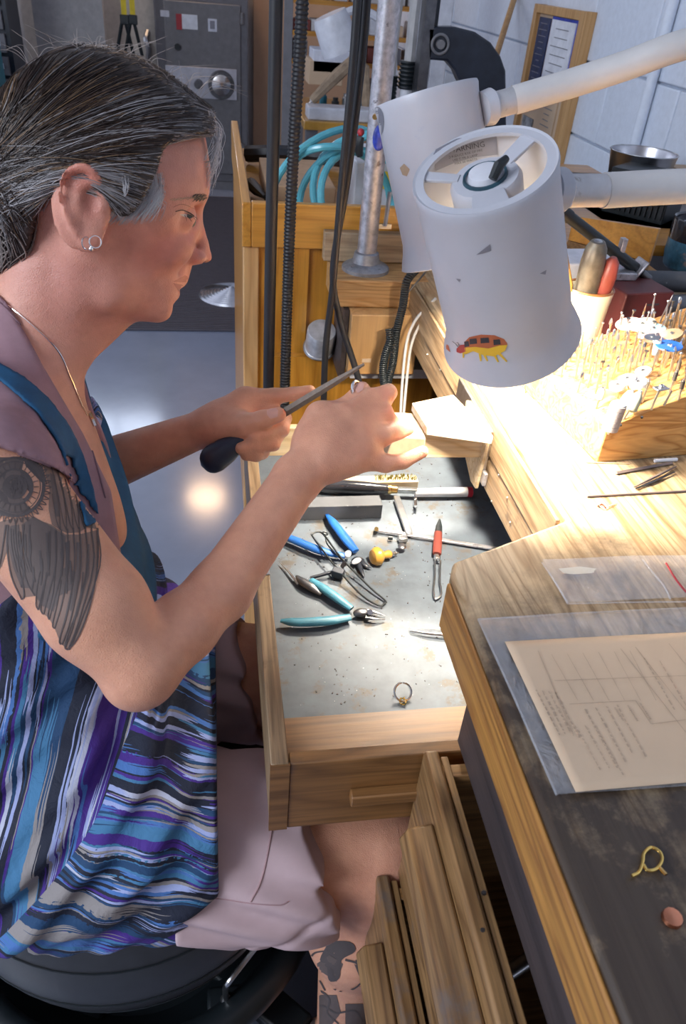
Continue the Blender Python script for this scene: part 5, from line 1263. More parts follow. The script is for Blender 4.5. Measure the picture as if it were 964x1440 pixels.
arms = [(pell(rsh+[.006, -.002, -.025], (.047, .042, .055)), .01), (pcap(rsh, upper[1], .0435, .0415), .01), (pcap(upper[1], rel, .0415, .031), .01),
        (pell(rel+np.array([-.004, -.004, -.006]), (.028, .028, .028)), .006), (pcap(rel, rel+(rmid-rel)*.5, .030, .0295), .008), (pcap(rel+(rmid-rel)*.5, rmid, .0295, .0265), .008), (pcap(rmid, rwr, .0275, .0245), .012),
        (pcap(lsh, lsh+(lel-lsh)*.6, .046, .042), .02), (pcap(lsh+(lel-lsh)*.6, lel, .042, .036), .02), (pcap(lel, lel+(lwr-lel)*.35, .036, .036), .015), (pcap(lel+(lwr-lel)*.35, lwr, .036, .0215), .015)]
# right hand (near): joints as (photo x, photo y, distance)
def chain(js, rs, k=.003, k0=.012):
    P = [dep(*j) for j in js]; return [(pcap(P[i], P[i+1], rs[i], rs[i+1]), k0 if i == 0 else k) for i in range(len(P)-1)]
hand_r = [(pcap(rwr, dep(470, 620, .785), .0245, .020), .02), (pcap(dep(455, 640, .775), dep(492, 648, .775), .021, .0135), .02), (pcap(dep(470, 620, .785), dep(490, 600, .795), .020, .0165), .02),
          (pcap(dep(448, 612, .79), dep(487, 592, .797), .017, .0135), .02), (pcap(dep(470, 645, .775), dep(503, 632, .78), .018, .0135), .02)]
hand_r += [(pcap(dep(440, 625, .79), dep(450, 585, .80), .019, .0145), .02)]
hand_r += chain([(450, 586, .805), (485, 572, .82), (509, 547, .825)], (.0135, .0098, .0085), .004, .01)        # thumb
hand_r += chain([(492, 588, .797), (522, 560, .812), (546, 552, .815), (541, 566, .835)], (.0132, .0102, .0092, .0078))   # index
hand_r += chain([(502, 605, .792), (538, 580, .806), (552, 598, .818), (540, 606, .835)], (.0132, .0105, .0092, .0080))  # middle
hand_r += chain([(508, 625, .785), (538, 614, .795), (558, 607, .808), (573, 603, .815)], (.0128, .0103, .0090, .0076))     # ring
hand_r += chain([(503, 643, .780), (542, 652, .790), (566, 649, .798), (594, 635, .802)], (.0125, .0095, .0082, .0068), .003, .012)     # little finger
for x, y, d in ((489, 583, .787), (506, 609, .781), (512, 627, .776)): hand_r.append((pell(dep(x, y, d), (.0085,)*3), .008))     # knuckles
# tendons
for (a, b_) in (((455, 632, .757), (487, 600, .778)), ((456, 648, .752), (499, 622, .772)), ((460, 660, .755), (500, 638, .771))): hand_r.append((pcap(dep(*a), dep(*b_), .0028, .0034), .009))
# left hand (far)
hand_l = [(pcap(lwr, dep(330, 585, .925), .0225, .019), .03), (pcap(dep(305, 604, .915), dep(336, 603, .905), .019, .016), .02), (pcap(dep(315, 585, .93), dep(345, 562, .935), .018, .014), .02), (pcap(dep(315, 600, .93), dep(352, 585, .94), .02, .016), .02)]
hand_l += chain([(345, 562, .93), (385, 557, .93), (412, 554, .925), (436, 549, .92)], (.0135, .0098, .0084, .0068))
hand_l += chain([(322, 600, .91), (345, 598, .895), (370, 590, .888), (392, 583, .885)], (.0175, .0138, .0108, .0088), .004)
hand_l += chain([(352, 578, .94), (398, 588, .925), (396, 604, .905), (356, 616, .893)], (.013, .0102, .0092, .0080))
hand_l += chain([(345, 595, .94), (388, 612, .925), (384, 624, .905), (338, 630, .893)], (.0125, .0100, .0088, .0076))
hand_l += chain([(338, 610, .935), (368, 636, .92), (360, 640, .905), (345, 640, .90)], (.0115, .0088, .0080, .0070))

skin_groups = [(head, np.array([-.30, .6, .93]), np.array([.05, .9, 1.35])), (trunk, None, None)]
allp = {'head': head, 'trunk': trunk, 'legs': legs, 'arms': arms, 'hr': hand_r, 'hl': hand_l}
def bbox_of(prims, pad=.06):
    lo, hi = [], []
    for p, k in prims:
        if k < 0: continue
        if p[0] == 'c': r = max(p[3], p[4]); lo.append(np.minimum(p[1], p[2])-r); hi.append(np.maximum(p[1], p[2])+r)
        else: r = p[2].max(); lo.append(p[1]-r); hi.append(p[1]+r)
    return np.min(lo, 0)-pad, np.max(hi, 0)+pad
BB = {k: bbox_of(v) for k, v in allp.items()}
def flat(P, y0):   # slide points along sight lines of the sitter's near side onto the plane y = y0
    k = y0/np.maximum(P[:, 1], .2); return np.stack([P[:, 0]*k, CAM[2]+(P[:, 2]-CAM[2])*k], 1)
def part_sdf(name, P):
    lo, hi = BB[name]; ins = ((P > lo) & (P < hi)).all(1); d = np.maximum(np.maximum(lo-P, P-hi).max(1), 0)+.05
    if ins.any():
        e = fold(allp[name], P[ins])
        if name == 'head':
            g = poly2(P[ins][:, [0, 2]], prof_poly); hh = np.maximum(.010-np.abs(e-g), 0)/.010; e = np.maximum(e, g)+hh*hh*.0025
        if name == 'trunk':
            g = poly2(flat(P[ins], YH), chest_poly); hh = np.maximum(.02-np.abs(e-g), 0)/.02; e = np.maximum(e, g)+hh*hh*.005
        d[ins] = e
    return d
def body(P):
    d = part_sdf('trunk', P)
    for n, k in (('head', .03), ('arms', .018), ('legs', .03)): d = smin(d, part_sdf(n, P), k)
    for n in ('hr', 'hl'): d = smin(d, part_sdf(n, P), .008)
    return d
V, Q = nets(body, (-.36, .34, .0), (.27, 1.02, 1.33), .0026)
V = smoothv(V, Q, 2, .45)
# skin colours
base = np.array([.70, .355, .225]); cols = np.tile(base, (len(V), 1))
def tint(c, r, col, amt, soft=.6):
    global cols
    d = np.linalg.norm((V-c)/np.array(r if np.ndim(r) else [r]*3), axis=1); w_ = np.clip((1-d)/soft, 0, 1)[:, None]*amt; cols = cols*(1-w_)+np.array(col)*w_
isface = (V[:, 2] > 1.0) & (V[:, 0] > -.16) & (V[:, 1] > .64) & (V[:, 1] < .84)
tint(H(150, 330, -.04), .20, (.68, .31, .24), .75)
for s in (-1, 1):
    tint(H(225, 345, s*.045), (.045, .04, .035), (.58, .185, .13), .75, .9); tint(H(245, 277, s*.02), (.035, .03, .03), (.60, .30, .19), .5)
    tint(H(258, 312, s*.03), (.018, .02, .009), (.50, .22, .16), .5)
    tint(H(281, 370, s*.0065), .005, (.20, .05, .04), .8)
    tint(H(273, 279, s*.022), (.013, .020, .0042), (.17, .085, .055), .7)
tint(H(292, 361), .014, (.60, .19, .14), .7, .9)
tint(H(256, 392), (.010, .020, .0048), (.45, .14, .12), .9, .3); tint(H(250, 407), (.010, .018, .0058), (.46, .15, .13), .9, .3)
tint(H(115, 245, -.08), (.03, .03, .016), (.62, .20, .14), .8, .9); tint(H(128, 285, -.08), (.010, .02, .018), (.42, .14, .10), .7)
tint(H(90, 400, -.05), (.05, .06, .05), (.52, .22, .17), .6, .9)
tint(rwr+[.06, .04, .02], .09, (.62, .30, .19), .5); 
for x, y, d in ((489, 583, .787), (506, 609, .781), (512, 627, .776), (545, 552, .80), (548, 580, .80)): tint(dep(x, y, d), .012, (.62, .24, .17), .7, .9)
tint((.17, .44, .52), (.10, .10, .12), (.50, .20, .14), .6, .9)
m, nt, b = _new('skin')
at = nd(nt, 'ShaderNodeAttribute', attribute_name='Col'); v = coords(nt, rand=False)
f1 = noise(nt, v, 38, 5, .6); f2 = noise(nt, v, 420, 3, .6); f3 = noise(nt, v, 150, 4, .7)
c = mix(nt, 1.0, at.outputs['Color'], ramp(nt, f1, [(.3, (.86, .80, .80)), (.7, (1.05, 1.04, 1.04))]), 'MULTIPLY')
c = mix(nt, ramp(nt, f3, [(.66, (0, 0, 0)), (.76, (.30,)*3)]), c, (.36, .13, .07))
nt.links.new(c, b.inputs['Base Color']); b.inputs['Roughness'].default_value = .47
b.inputs['Subsurface Weight'].default_value = .18; b.inputs['Subsurface Radius'].default_value = (.010, .004, .002); b.inputs['Subsurface Scale'].default_value = 1.0
vo = nd(nt, 'ShaderNodeTexVoronoi', feature='DISTANCE_TO_EDGE'); vo.inputs['Scale'].default_value = 520; nt.links.new(v, vo.inputs['Vector'])
f4 = noise(nt, v, 95, 5, .65, 1.2); ad = nd(nt, 'ShaderNodeMath', operation='MULTIPLY_ADD'); nt.links.new(f4, ad.inputs[0]); ad.inputs[1].default_value = 1.6; nt.links.new(vo.outputs['Distance'], ad.inputs[2])
bump(nt, b, ad.outputs[0], .55, .0007)
woman = thing('person', 'woman with greying tied-back hair and tattooed arm, seated, filing a ring', 'person', (-.15, .6, .0))
skin = mesh_obj('body', (V, Q), 'skin', woman, cols=cols, angle=180)
btree = tree_of(V, Q)

# ---- hair
HY = -.055
def HP(pts, dy=HY): return np.array([H(x, y, dy)[[0, 2]] for x, y in pts])
hair_poly = HP([(306, 172), (303, 205), (290, 196), (253, 193), (232, 206), (224, 235), (210, 266), (193, 292), (178, 300), (163, 297), (152, 272), (140, 248), (122, 230), (100, 232), (86, 248), (76, 268), (66, 280), (52, 306), (44, 350), (26, 385), (0, 412), (-130, 440)]); hair_poly = np.vstack([hair_poly, HP([(-120, 300), (-45, 215), (-20, 172), (0, 143), (20, 118), (45, 95), (75, 78), (112, 70), (150, 75), (187, 86), (224, 107), (262, 135), (292, 160)], 0.0)+[0, .004]])
hair_sdf_prims = [(pell(H(144, 218), (.104, .081, .087), R_((0, 1, 0), .12)), .01), (pell(H(228, 222), (.052, .062, .056)), .03), (pell(H(55, 260), (.06, .06, .05)), .04),
                  (pell(H(195, 258), (.045, .0655, .05)), .02), (pcap(H(-30, 265), H(40, 320), .04, .036), .03), (pcap(H(40, 320), H(5, 395, .0), .038, .03), .03)]
def hair_fn(P):
    return np.maximum(fold(hair_sdf_prims, P), poly2(P[:, [0, 2]], hair_poly)+.001)
VH, QH = nets(hair_fn, (-.28, .62, 1.0), (.05, .88, 1.33), .003)
VH = smoothv(VH, QH, 3, .5); htree = tree_of(VH, QH)
tie = H(-2, 262)
m, nt, b = _new('hair_base')
nt.links.new(ramp(nt, noise(nt, coords(nt, (8, 8, 60), False), 12, 4), [(.35, (.02, .014, .012)), (.7, (.05, .038, .034))]), b.inputs['Base Color']); b.inputs['Roughness'].default_value = .6
hb = mesh_obj('hair', (VH, QH), 'hair_base', woman, angle=180)
m, nt, b = _new('hair_strand')
at = nd(nt, 'ShaderNodeAttribute', attribute_name='Col'); nt.links.new(at.outputs['Color'], b.inputs['Base Color']); b.inputs['Roughness'].default_value = .38
SV, SF, SC = [], [], []
def add_batch(Ps, rs, cols_, k=3):
    """Ps (S,n,3) strand paths -> tubes"""
    Ps = np.array(Ps); S, n, _ = Ps.shape; T = np.gradient(Ps, axis=1); T /= np.linalg.norm(T, axis=2, keepdims=True)+1e-12
    u = np.cross(T, np.array([.13, .97, .2])); u /= np.linalg.norm(u, axis=2, keepdims=True)+1e-9; w_ = np.cross(T, u)
    rr = np.array(rs)[:, None]*np.clip(np.sin(np.linspace(.3, math.pi*.95, n)), .1, 1)[None]**.5
    an = np.arange(k)*2*math.pi/k
    Vv_ = Ps[:, :, None]+(u[:, :, None]*np.cos(an)[None, None, :, None]+w_[:, :, None]*np.sin(an)[None, None, :, None])*rr[:, :, None, None]
    i, j, l = np.meshgrid(np.arange(S), np.arange(n-1), np.arange(k), indexing='ij'); q = lambda j_, l_: (i*n+j_)*k+l_ % k
    F = np.stack([q(j, l), q(j, l+1), q(j+1, l+1), q(j+1, l)], -1).reshape(-1, 4)+sum(len(x_) for x_ in SV)
    SV.append(Vv_.reshape(-1, 3)); SF.append(F); SC.append(np.repeat(np.array(cols_), n*k, 0))
rg = np.random.default_rng(11)
def pix(P):
    c = (np.array(P)-CAM)@RM; return 482+FPX*c[..., 0]/-c[..., 2], 720-FPX*c[..., 1]/-c[..., 2]
def strands(A, to, lift, n, rmin, rmax, colf):
    """comb from each start point over the hair mass to the tie"""
    Ps, rs, cs = [], [], []
    for a, T_ in zip(A, to):
        t = np.linspace(0, 1, n); q = a*(1-t[:, None])+T_*t[:, None]; q[:, 2] += lift*np.sin(math.pi*t)*(1.2-t*.5)
        s_ = -1 if a[1] < YH else 1
        q[:, 1] += s_*.045*np.sin(math.pi*t); l_ = .0006+.0018*rg.random()+.003*rg.random()**4
        for i in range(n):
            hh = htree.find_nearest(Vector(q[i])); q[i] = np.array(hh[0])+np.array(hh[1])*(l_*(.4+.6*math.sin(math.pi*t[i])))
        q[1:-1] = (q[:-2]+q[1:-1]*2+q[2:])/4
        Ps.append(spline(q, 2)); rs.append(rg.uniform(rmin, rmax)); cs.append(colf(a))
    add_batch(Ps, rs, cs)
def hcol(a):
    px, py = pix(a); grey = .05+.66*max(0, min(1, (py-205)/45))*(1 if px > 90 else .6)
    if px > 245 and py < 205: grey = .45
    r = rg.random()
    if r < grey: return np.array([.50, .47, .48])*rg.uniform(.35, 1.0)
    if r < grey+.10: return np.array([.26, .16, .09])*rg.uniform(.6, 1.1)
    return np.array([.050, .031, .025])*rg.uniform(.4, 1.5)
hl = [(303, 176), (298, 190), (270, 190), (240, 198), (226, 228), (212, 262), (190, 290), (168, 296), (152, 270), (135, 240), (112, 229), (92, 236), (78, 262), (58, 292), (48, 330)]
hlp = spline(hl, 12)
A = []
for i in range(1500):
    p = hlp[rg.integers(len(hlp))]+rg.normal(0, 4, 2); h = htree.ray_cast(Vector(CAM), Vector(ray(*p)).normalized(), 3)
    if h[0] is not None: A.append(np.array(h[0]))
vi = rg.integers(0, len(VH), 7000); cand = VH[vi]; cand = cand[(cand[:, 0] > tie[0]+.01) & (cand[:, 2] > tie[2]-.05)]
A += list(cand[:4800])
front = VH[(VH[:, 0] > H(225, 150)[0]) & (VH[:, 2] > H(240, 190)[2])]; A += list(front[rg.integers(0, len(front), 900)])
A = np.array(A)
TT = tie+np.stack([np.zeros(len(A)), np.where(A[:, 1] < YH, -.016, .016)+rg.normal(0, .007, len(A)), rg.normal(0, .011, len(A))], 1)
strands(A, TT, .02, 10, .00026, .00055, hcol)
def add_strand(P, r0, col, k=3): add_batch([P], [r0], [col], k)
# ponytail strands below the tie
for i in range(260):
    y = rg.uniform(-.035, .03); a = H(rg.uniform(-25, 2), rg.uniform(255, 285), y); e = H(rg.uniform(-30, 58), rg.uniform(330, 415), y-.012)
    mid = (a+e)/2+[rg.uniform(0, .03), -.012, rg.uniform(-.005, .015)]; P = spline([a, mid, e], 7)
    Q2 = []
    for q in P:
        hh = htree.find_nearest(Vector(q)); Q2.append(np.array(hh[0])+np.array(hh[1])*.0015 if hh[3] < .02 else q)
    add_strand(np.array(Q2), rg.uniform(.0004, .0008), np.array([.14, .12, .11])*rg.uniform(.3, 2.6))
# fine side hair sweeping down in front of the ear, and loose flyaways
for i in range(260):
    x0 = rg.uniform(166, 232); a = H(x0, rg.uniform(238, 268), -.062); e = H(x0-rg.uniform(4, 34), rg.uniform(275, 306), -.058)
    P = spline([a, (a+e)/2+[.006, -.004, 0], e], 6); Q2 = []
    for q in P: hh = btree.find_nearest(Vector(q)); g_ = htree.find_nearest(Vector(q)); w_ = hh if hh[0].y < g_[0].y else g_; Q2.append(np.array(w_[0])+np.array([0, -.0030, 0]))
    add_strand(np.array(Q2), .0003, np.array([.46, .44, .45])*rg.uniform(.6, 1.1))
for i in range(46):
    x0 = rg.uniform(295, 306); a = H(x0-6, rg.uniform(150, 190), rg.uniform(-.03, .02)); m_ = H(x0+rg.uniform(1, 12), rg.uniform(180, 225), -.02); e = H(x0-rg.uniform(0, 22), rg.uniform(225, 275), -.035)
    add_strand(spline([a, m_, e], 7), .00028, np.array([.70, .68, .69])*rg.uniform(.7, 1.15))
for i in range(60):
    x0 = rg.uniform(40, 290); yt = 72+((x0-110)/190)**2*75; a = H(x0, yt+14, rg.uniform(-.02, .02)); ln = rg.uniform(-60, 60)
    add_strand(spline([a, a+[ln*.0003, 0, rg.uniform(.008, .018)], a+[ln*.0008, 0, rg.uniform(.006, .024)]], 6), .00022, np.array([.40, .33, .30])*rg.uniform(.6, 1.1))
SVa = np.vstack(SV)
o = mesh_obj('hair_strands', (SVa, np.vstack(SF)), 'hair_strand', hb, cols=np.vstack(SC), angle=180); o['kind'] = 'stuff'
mb = MB(); mb.torus(tie+[.004, -.02, 0], (.9, .15, .2), .017, .006); tag(mesh_obj('hair_tie', mb, 'marker_red', hb), 'dark red hair tie')

# ---- face details
M('eye_white', (.62, .56, .52), .25); M('iris', (.06, .06, .045), .3); M('lash', (.045, .028, .02), .7)
for s in (-1, 1):
    ec = H(256.5, 303.5, s*.0318)
    ey = mesh_obj('eye', MB().ball(ec, .0121, 24), 'eye_white', woman)
    mesh_obj('iris', MB().ball(ec+unit([.82, s*.28, -.50])*.0075, .0055, 18), 'iris', ey)
def dstroke(name, pts, w0, w1, mat, eps=.0006, par=None, step=1.5): return drape(name, [stroke(p, w0, w1) for p in pts], btree, eps, mat, par or woman, step)
dstroke('upper_lashes', [spline([(246, 297), (256, 295), (265, 299), (272, 304)], 5)], 1.2, 1.8, 'lash')
M('lid_pink', (.36, .15, .10), .5)
dstroke('eyelid_crease', [spline([(243, 291), (253, 287), (264, 289), (274, 295)], 5)], .9, .7, 'lid_pink')
drape('eye_opening', [[(252, 301), (259, 300.5), (266, 303), (272, 305.5), (266, 306.5), (258, 304.5)]], btree, .0005, 'eye_white', woman, 1.5)
drape('eye_opening', [[(262, 300.5), (267, 302), (270.5, 305), (266, 307.5), (262, 305)]], btree, .0009, 'iris', woman, 1.5)
dstroke('upper_lashes', [spline([p, ((p[0]+q[0])/2, (p[1]+q[1])/2-1), q], 3) for p, q in (((266, 302), (273, 309)), ((270, 304), (277, 309)), ((262, 303), (268, 311)), ((258, 302), (262, 310)))], .8, .4, 'lash', .0012)
dstroke('eyebrow', [spline([(x, y), (x+5, y-2), (x+10, y-1)], 3) for x, y in [(238+i*3.1, 281-i*.35+((i*7) % 3)) for i in range(14)]], .9, .4, 'tan_leather', .0006)
dstroke('eyebrow', [spline([(x, y), (x+4, y-3), (x+8, y-3)], 3) for x, y in [(270+(i % 7)*2.3, 283-((i*5) % 9)*.9) for i in range(26)]], 1.0, .5, 'lash', .0006)
drape('lips', [[(243, 396), (252, 391), (260, 387), (268, 391), (267, 396), (256, 397)], [(243, 398), (255, 400), (260, 404), (257, 412), (250, 409)]], btree, .0002, M('lip', (.40, .12, .10), .45) and 'lip', woman, 2.5)
# earrings, necklace
t = mesh_obj('earring', MB().torus(H(121, 342, -.086), unit([.80, -.55, .15]), .0048, .0006, 24, 6), 'silver', woman)
mesh_obj('earring', MB().torus(H(134, 340, -.086), unit([.35, -.9, .1]), .0048, .0006, 24, 6), 'silver', woman)
mesh_obj('bead', MB().ball(H(128, 350, -.088), .0020, 12), 'silver', t)
def draped_tube(name, pts, r, mat, tree, par, eps, n=6):
    P = []
    for x, y in spline(pts, 8):
        d = ray(x, y); h = tree.ray_cast(Vector(CAM), Vector(d).normalized(), 2)
        if h[0] is not None: P.append(np.array(h[0])+np.array(h[1])*eps)
    return mesh_obj(name, MB().tube(P, r, n), mat, par)
nk = draped_tube('necklace', [(4, 424), (40, 452), (80, 492), (98, 530), (112, 565), (122, 585)], .0007, 'silver', btree, woman, .0008)
draped_tube('pendant', [(122, 580), (127, 590), (131, 600)], .0022, 'silver', btree, nk, .002)
# nails
M('nail', (.66, .36, .29), .28)
drape('fingernail', [[(500, 540), (506, 536), (512, 540), (510, 549), (503, 553), (499, 548)]], btree, .0005, 'nail', skin, 2)
drape('fingernail', [[(375, 575), (385, 572), (391, 577), (390, 586), (380, 589), (375, 583)]], btree, .0005, 'nail', skin, 2)
drape('fingernail', [[(592, 630), (597, 630), (600, 633), (597, 637), (592, 635)]], btree, .0004, 'nail', skin, 1.5)

# ---- tattoos (ink lines draped on the skin)
M('tattoo', (.075, .058, .056), .6); M('tattoo_soft', (.21, .13, .10), .6); M('tattoo_mid', (.11, .08, .072), .6)
def tc(pts): return [(x/3.6, 560+y/3.6) for x, y in pts]
T = lambda name, polys, mat, eps, step=4: drape(name, polys, btree, eps, mat, skin, step, maxedge=.03)
T('tattoo_shading', [tc([(-60, 640), (60, 610), (150, 600), (260, 640), (330, 690), (400, 690), (490, 668), (492, 850), (455, 1050), (400, 1200), (345, 1268), (308, 1243), (276, 1160), (248, 1112), (218, 1088), (192, 1062), (180, 1000), (112, 1010), (60, 900), (40, 760), (10, 850), (-20, 900), (-60, 950)]), tc([(215, 335), (300, 370), (380, 430), (450, 560), (490, 664), (440, 655), (400, 680), (340, 684), (305, 668), (262, 640), (245, 560), (250, 460)])], 'tattoo_soft', .00025, 6)
T('tattoo_shading', [tc(q) for q in ([(110, 640), (170, 600), (260, 650), (330, 700), (320, 860), (390, 880), (380, 960), (300, 1000), (270, 1080), (240, 1060), (215, 1050), (195, 1020), (175, 990), (135, 930)], [(-40, 300), (60, 300), (120, 320), (100, 400), (60, 420), (50, 480), (110, 500), (150, 560), (100, 590), (60, 600), (-40, 590)], [(30, 650), (95, 640), (112, 800), (150, 960), (110, 960), (70, 860), (45, 760)], [(330, 730), (352, 720), (352, 860), (330, 960)], [(385, 730), (405, 730), (400, 900), (360, 1080), (345, 1060), (385, 900)], [(440, 740), (452, 740), (448, 900), (390, 1110), (380, 1090), (430, 900)], [(250, 380), (275, 390), (300, 600), (280, 600)], [(160, 300), (215, 350), (240, 440), (225, 420), (180, 360), (140, 320)])], 'tattoo_mid', .0004, 5)
fe = []
def feather(pts, w_=5): fe.append(stroke(spline(tc(pts), 4), w_/3.6*1.15, w_/3.6*.8))
for k in range(7):
    x0, y0 = 255+k*33, 340+k*22; x1, y1 = 305+k*32, 670-(k > 4)*(k-4)*12
    feather([(x0, y0), ((x0+x1)/2+12, (y0+y1)/2-10), (x1, y1)]); feather([(x1, y1), (x1-14, y1-30), (x1-24, y1-70), ((x0+x1)/2-18, (y0+y1)/2-20)], 4)
for k in range(9):
    x0, y0 = 250+k*30, 650+abs(k-6)*4; xm, ym = 240+k*32, 850; x1, y1 = [196, 222, 250, 278, 302, 316, 330, 345, 352][k], [1070, 1095, 1120, 1165, 1215, 1245, 1262, 1272, 1272][k]
    feather([(x0, y0), (xm+8, ym), (x1+28+(k*3), y1-130), (x1, y1)], 6)
feather([(492, 660), (492, 850), (455, 1050), (400, 1200), (350, 1270)], 8); feather([(345, 1272), (330, 1255), (350, 1180), (400, 1040), (420, 880)], 6)
feather([(310, 1245), (303, 1220), (330, 1120), (360, 980)], 6); feather([(276, 1165), (268, 1140), (290, 1040), (310, 920)], 5); feather([(250, 1118), (245, 1090), (270, 980), (280, 860)], 5); feather([(218, 1092), (208, 1060), (225, 960), (235, 880)], 5); feather([(196, 1070), (184, 1040), (190, 950), (205, 870)], 5)
feather([(40, 640), (38, 760), (60, 900), (112, 1018)], 7); feather([(112, 1018), (124, 1000), (118, 940), (98, 860), (80, 700), (78, 630)], 6); feather([(120, 640), (112, 800), (135, 920), (178, 1000)], 6); feather([(30, 640), (8, 800), (-14, 900)], 6); feather([(150, 640), (150, 800), (180, 930)], 6)
for k in range(6): feather([(55+k*12, 660+k*4), (62+k*12, 760), (90+k*14, 880)], 4)
# clock medallion with small feathers round it
for r, w_ in ((150, 7), (128, 5), (92, 4), (60, 5)):
    cx, cy = 75, 450; fe.append(stroke(tc([(cx+r*math.cos(a), cy+r*math.sin(a)) for a in np.linspace(0, 6.28, 40)]), w_/4.0, w_/4.0))
for k in range(26):
    a = -1.4+k*.17; cx, cy = 75, 450; feather([(cx+150*math.cos(a), cy+150*math.sin(a)), (cx+182*math.cos(a+.05), cy+182*math.sin(a+.05)), (cx+150*math.cos(a+.13), cy+150*math.sin(a+.13))], 5)
for k in range(24): a = k*.262; feather([(75+95*math.cos(a), 450+95*math.sin(a)), (75+122*math.cos(a), 450+122*math.sin(a))], 4)
rgt = np.random.default_rng(4)
for k in range(16): a, r = rgt.uniform(0, 6.28), rgt.uniform(5, 55); x, y = 75+r*math.cos(a), 440+r*math.sin(a); feather([(x, y), (x+rgt.uniform(-25, 25), y+rgt.uniform(-20, 20)), (x+rgt.uniform(-40, 40), y+rgt.uniform(-35, 35))], 7)
for k in range(14): x = 110+rgt.uniform(-10, 270); y = rgt.uniform(660, 860); feather([(x, y), (x+4, y+60), (x+rgt.uniform(-10, 10), y+rgt.uniform(90, 140))], 9)
T('tattoo_lines', fe, 'tattoo', .0006, 2.2)
# lower-leg tattoo
def tl(pts): return [(x/1.607, 1100+y/1.607) for x, y in pts]
lg = []
for pts in ([(745, 360), (790, 362), (800, 380), (770, 400), (765, 440), (745, 445), (740, 410), (725, 400), (745, 360)], [(700, 400), (712, 385), (740, 380)], [(735, 410), (752, 430), (748, 455), (765, 470), (800, 465), (825, 440)],
            [(690, 480), (720, 470), (745, 490), (740, 520), (765, 545)], [(780, 400), (810, 410), (840, 440), (850, 480), (835, 520)], [(700, 510), (730, 505), (760, 520), (800, 515), (820, 540)], [(805, 400), (815, 430), (845, 425)], [(690, 460), (700, 440), (720, 445), (735, 470)]):
    lg.append(stroke(spline(tl(pts), 4), 3.2, 2))
T('leg_tattoo', lg, 'tattoo', .0008, 2.5)
T('leg_tattoo_shading', [tl([(700, 420), (745, 390), (775, 410), (760, 450), (730, 430)]), tl([(690, 480), (760, 480), (770, 520), (740, 560), (690, 560)]), tl([(800, 410), (840, 430), (850, 470), (820, 460)]), tl([(780, 500), (830, 500), (850, 560), (780, 560)])], 'tattoo_mid', .0005, 3)

# ---- clothing
def XZ(pts): return np.array([ony(x, y, yy)[[0, 2]] for x, y, yy in pts])
# mauve top: shoulders and upper chest, open V neckline, cap sleeve
shirt_poly = XZ([(-260, 300, .70), (-30, 372, .70), (30, 432, .68), (100, 500, .70), (150, 580, .70), (190, 680, .70), (215, 760, .68), (190, 880, .64), (-250, 900, .64)])
sleeve_cut = XZ([(-300, 590, .52), (0, 640, .52), (40, 650, .52), (80, 668, .52), (113, 690, .52), (150, 640, .60), (200, 500, .60), (200, 300, .6), (-300, 300, .6)])
NL = [(-60, 360), (-12, 405), (8, 423), (39, 474), (62, 517), (89, 563), (117, 610), (156, 690)]
neck_poly = np.array([ony(x, y, .6)[[0, 2]] for x, y in NL+[(190, 900), (190, 1300), (-400, 1300), (-400, 360)]])
sleeve_cut = XZ([(x, y, .6) for x, y in [(-300, 590), (0, 630), (40, 643), (80, 660), (108, 680), (117, 692), (150, 690), (220, 500), (200, 300), (-300, 200)]])
ZV = ony(156, 703, YH)[2]
def shirt_fn(P):
    wr = .0008*np.sin(P[:, 0]*95+P[:, 2]*130+3*np.sin(P[:, 1]*25)); da = fold(arms[:3], P); db = fold([a_ for a_ in arms if a_[0][1][1] > .8], P)
    far_side = (YH+.006+.34*np.maximum(P[:, 2]-ZV, 0))-P[:, 1]
    neck = np.minimum(poly2(flat(P, .6), neck_poly), np.maximum(far_side, poly2(P[:, [0, 2]], shirt_poly)))
    tor = np.maximum(neck, .008-da)
    tor = np.maximum(tor, np.minimum(.020-db, np.linalg.norm(P-lsh, axis=1)-.06))
    slv = np.maximum(np.maximum(poly2(flat(P, .6), sleeve_cut), poly2(flat(P, .6), neck_poly)), da-.03)
    return np.maximum(body(P)-.0055+wr, np.maximum(np.minimum(tor, slv), .80-P[:, 2]))
V2, Q2 = nets(shirt_fn, (-.36, .44, .78), (.02, 1.02, 1.14), .0026); V2 = smoothv(V2, Q2, 4, .5)
M('mauve_cloth', (.30, .175, .20), .85, var=.10, vscale=60, bmp=.25)
shirt = tag(mesh_obj('shirt', (V2, Q2), 'mauve_cloth', woman, angle=180), 'dusty mauve V-necked cap-sleeve top'); stree = tree_of(V2, Q2)
M('mauve_trim', (.25, .145, .17), .85)
draped_tube('neck_seam', [(-20, 410), (14, 440), (50, 487), (84, 538), (112, 588), (134, 650), (148, 700)], .0010, 'mauve_trim', stree, shirt, .0004)
draped_tube('sleeve_seam', [(2, 631), (40, 643), (75, 658), (108, 681)], .0009, 'mauve_trim', stree, shirt, .0004)
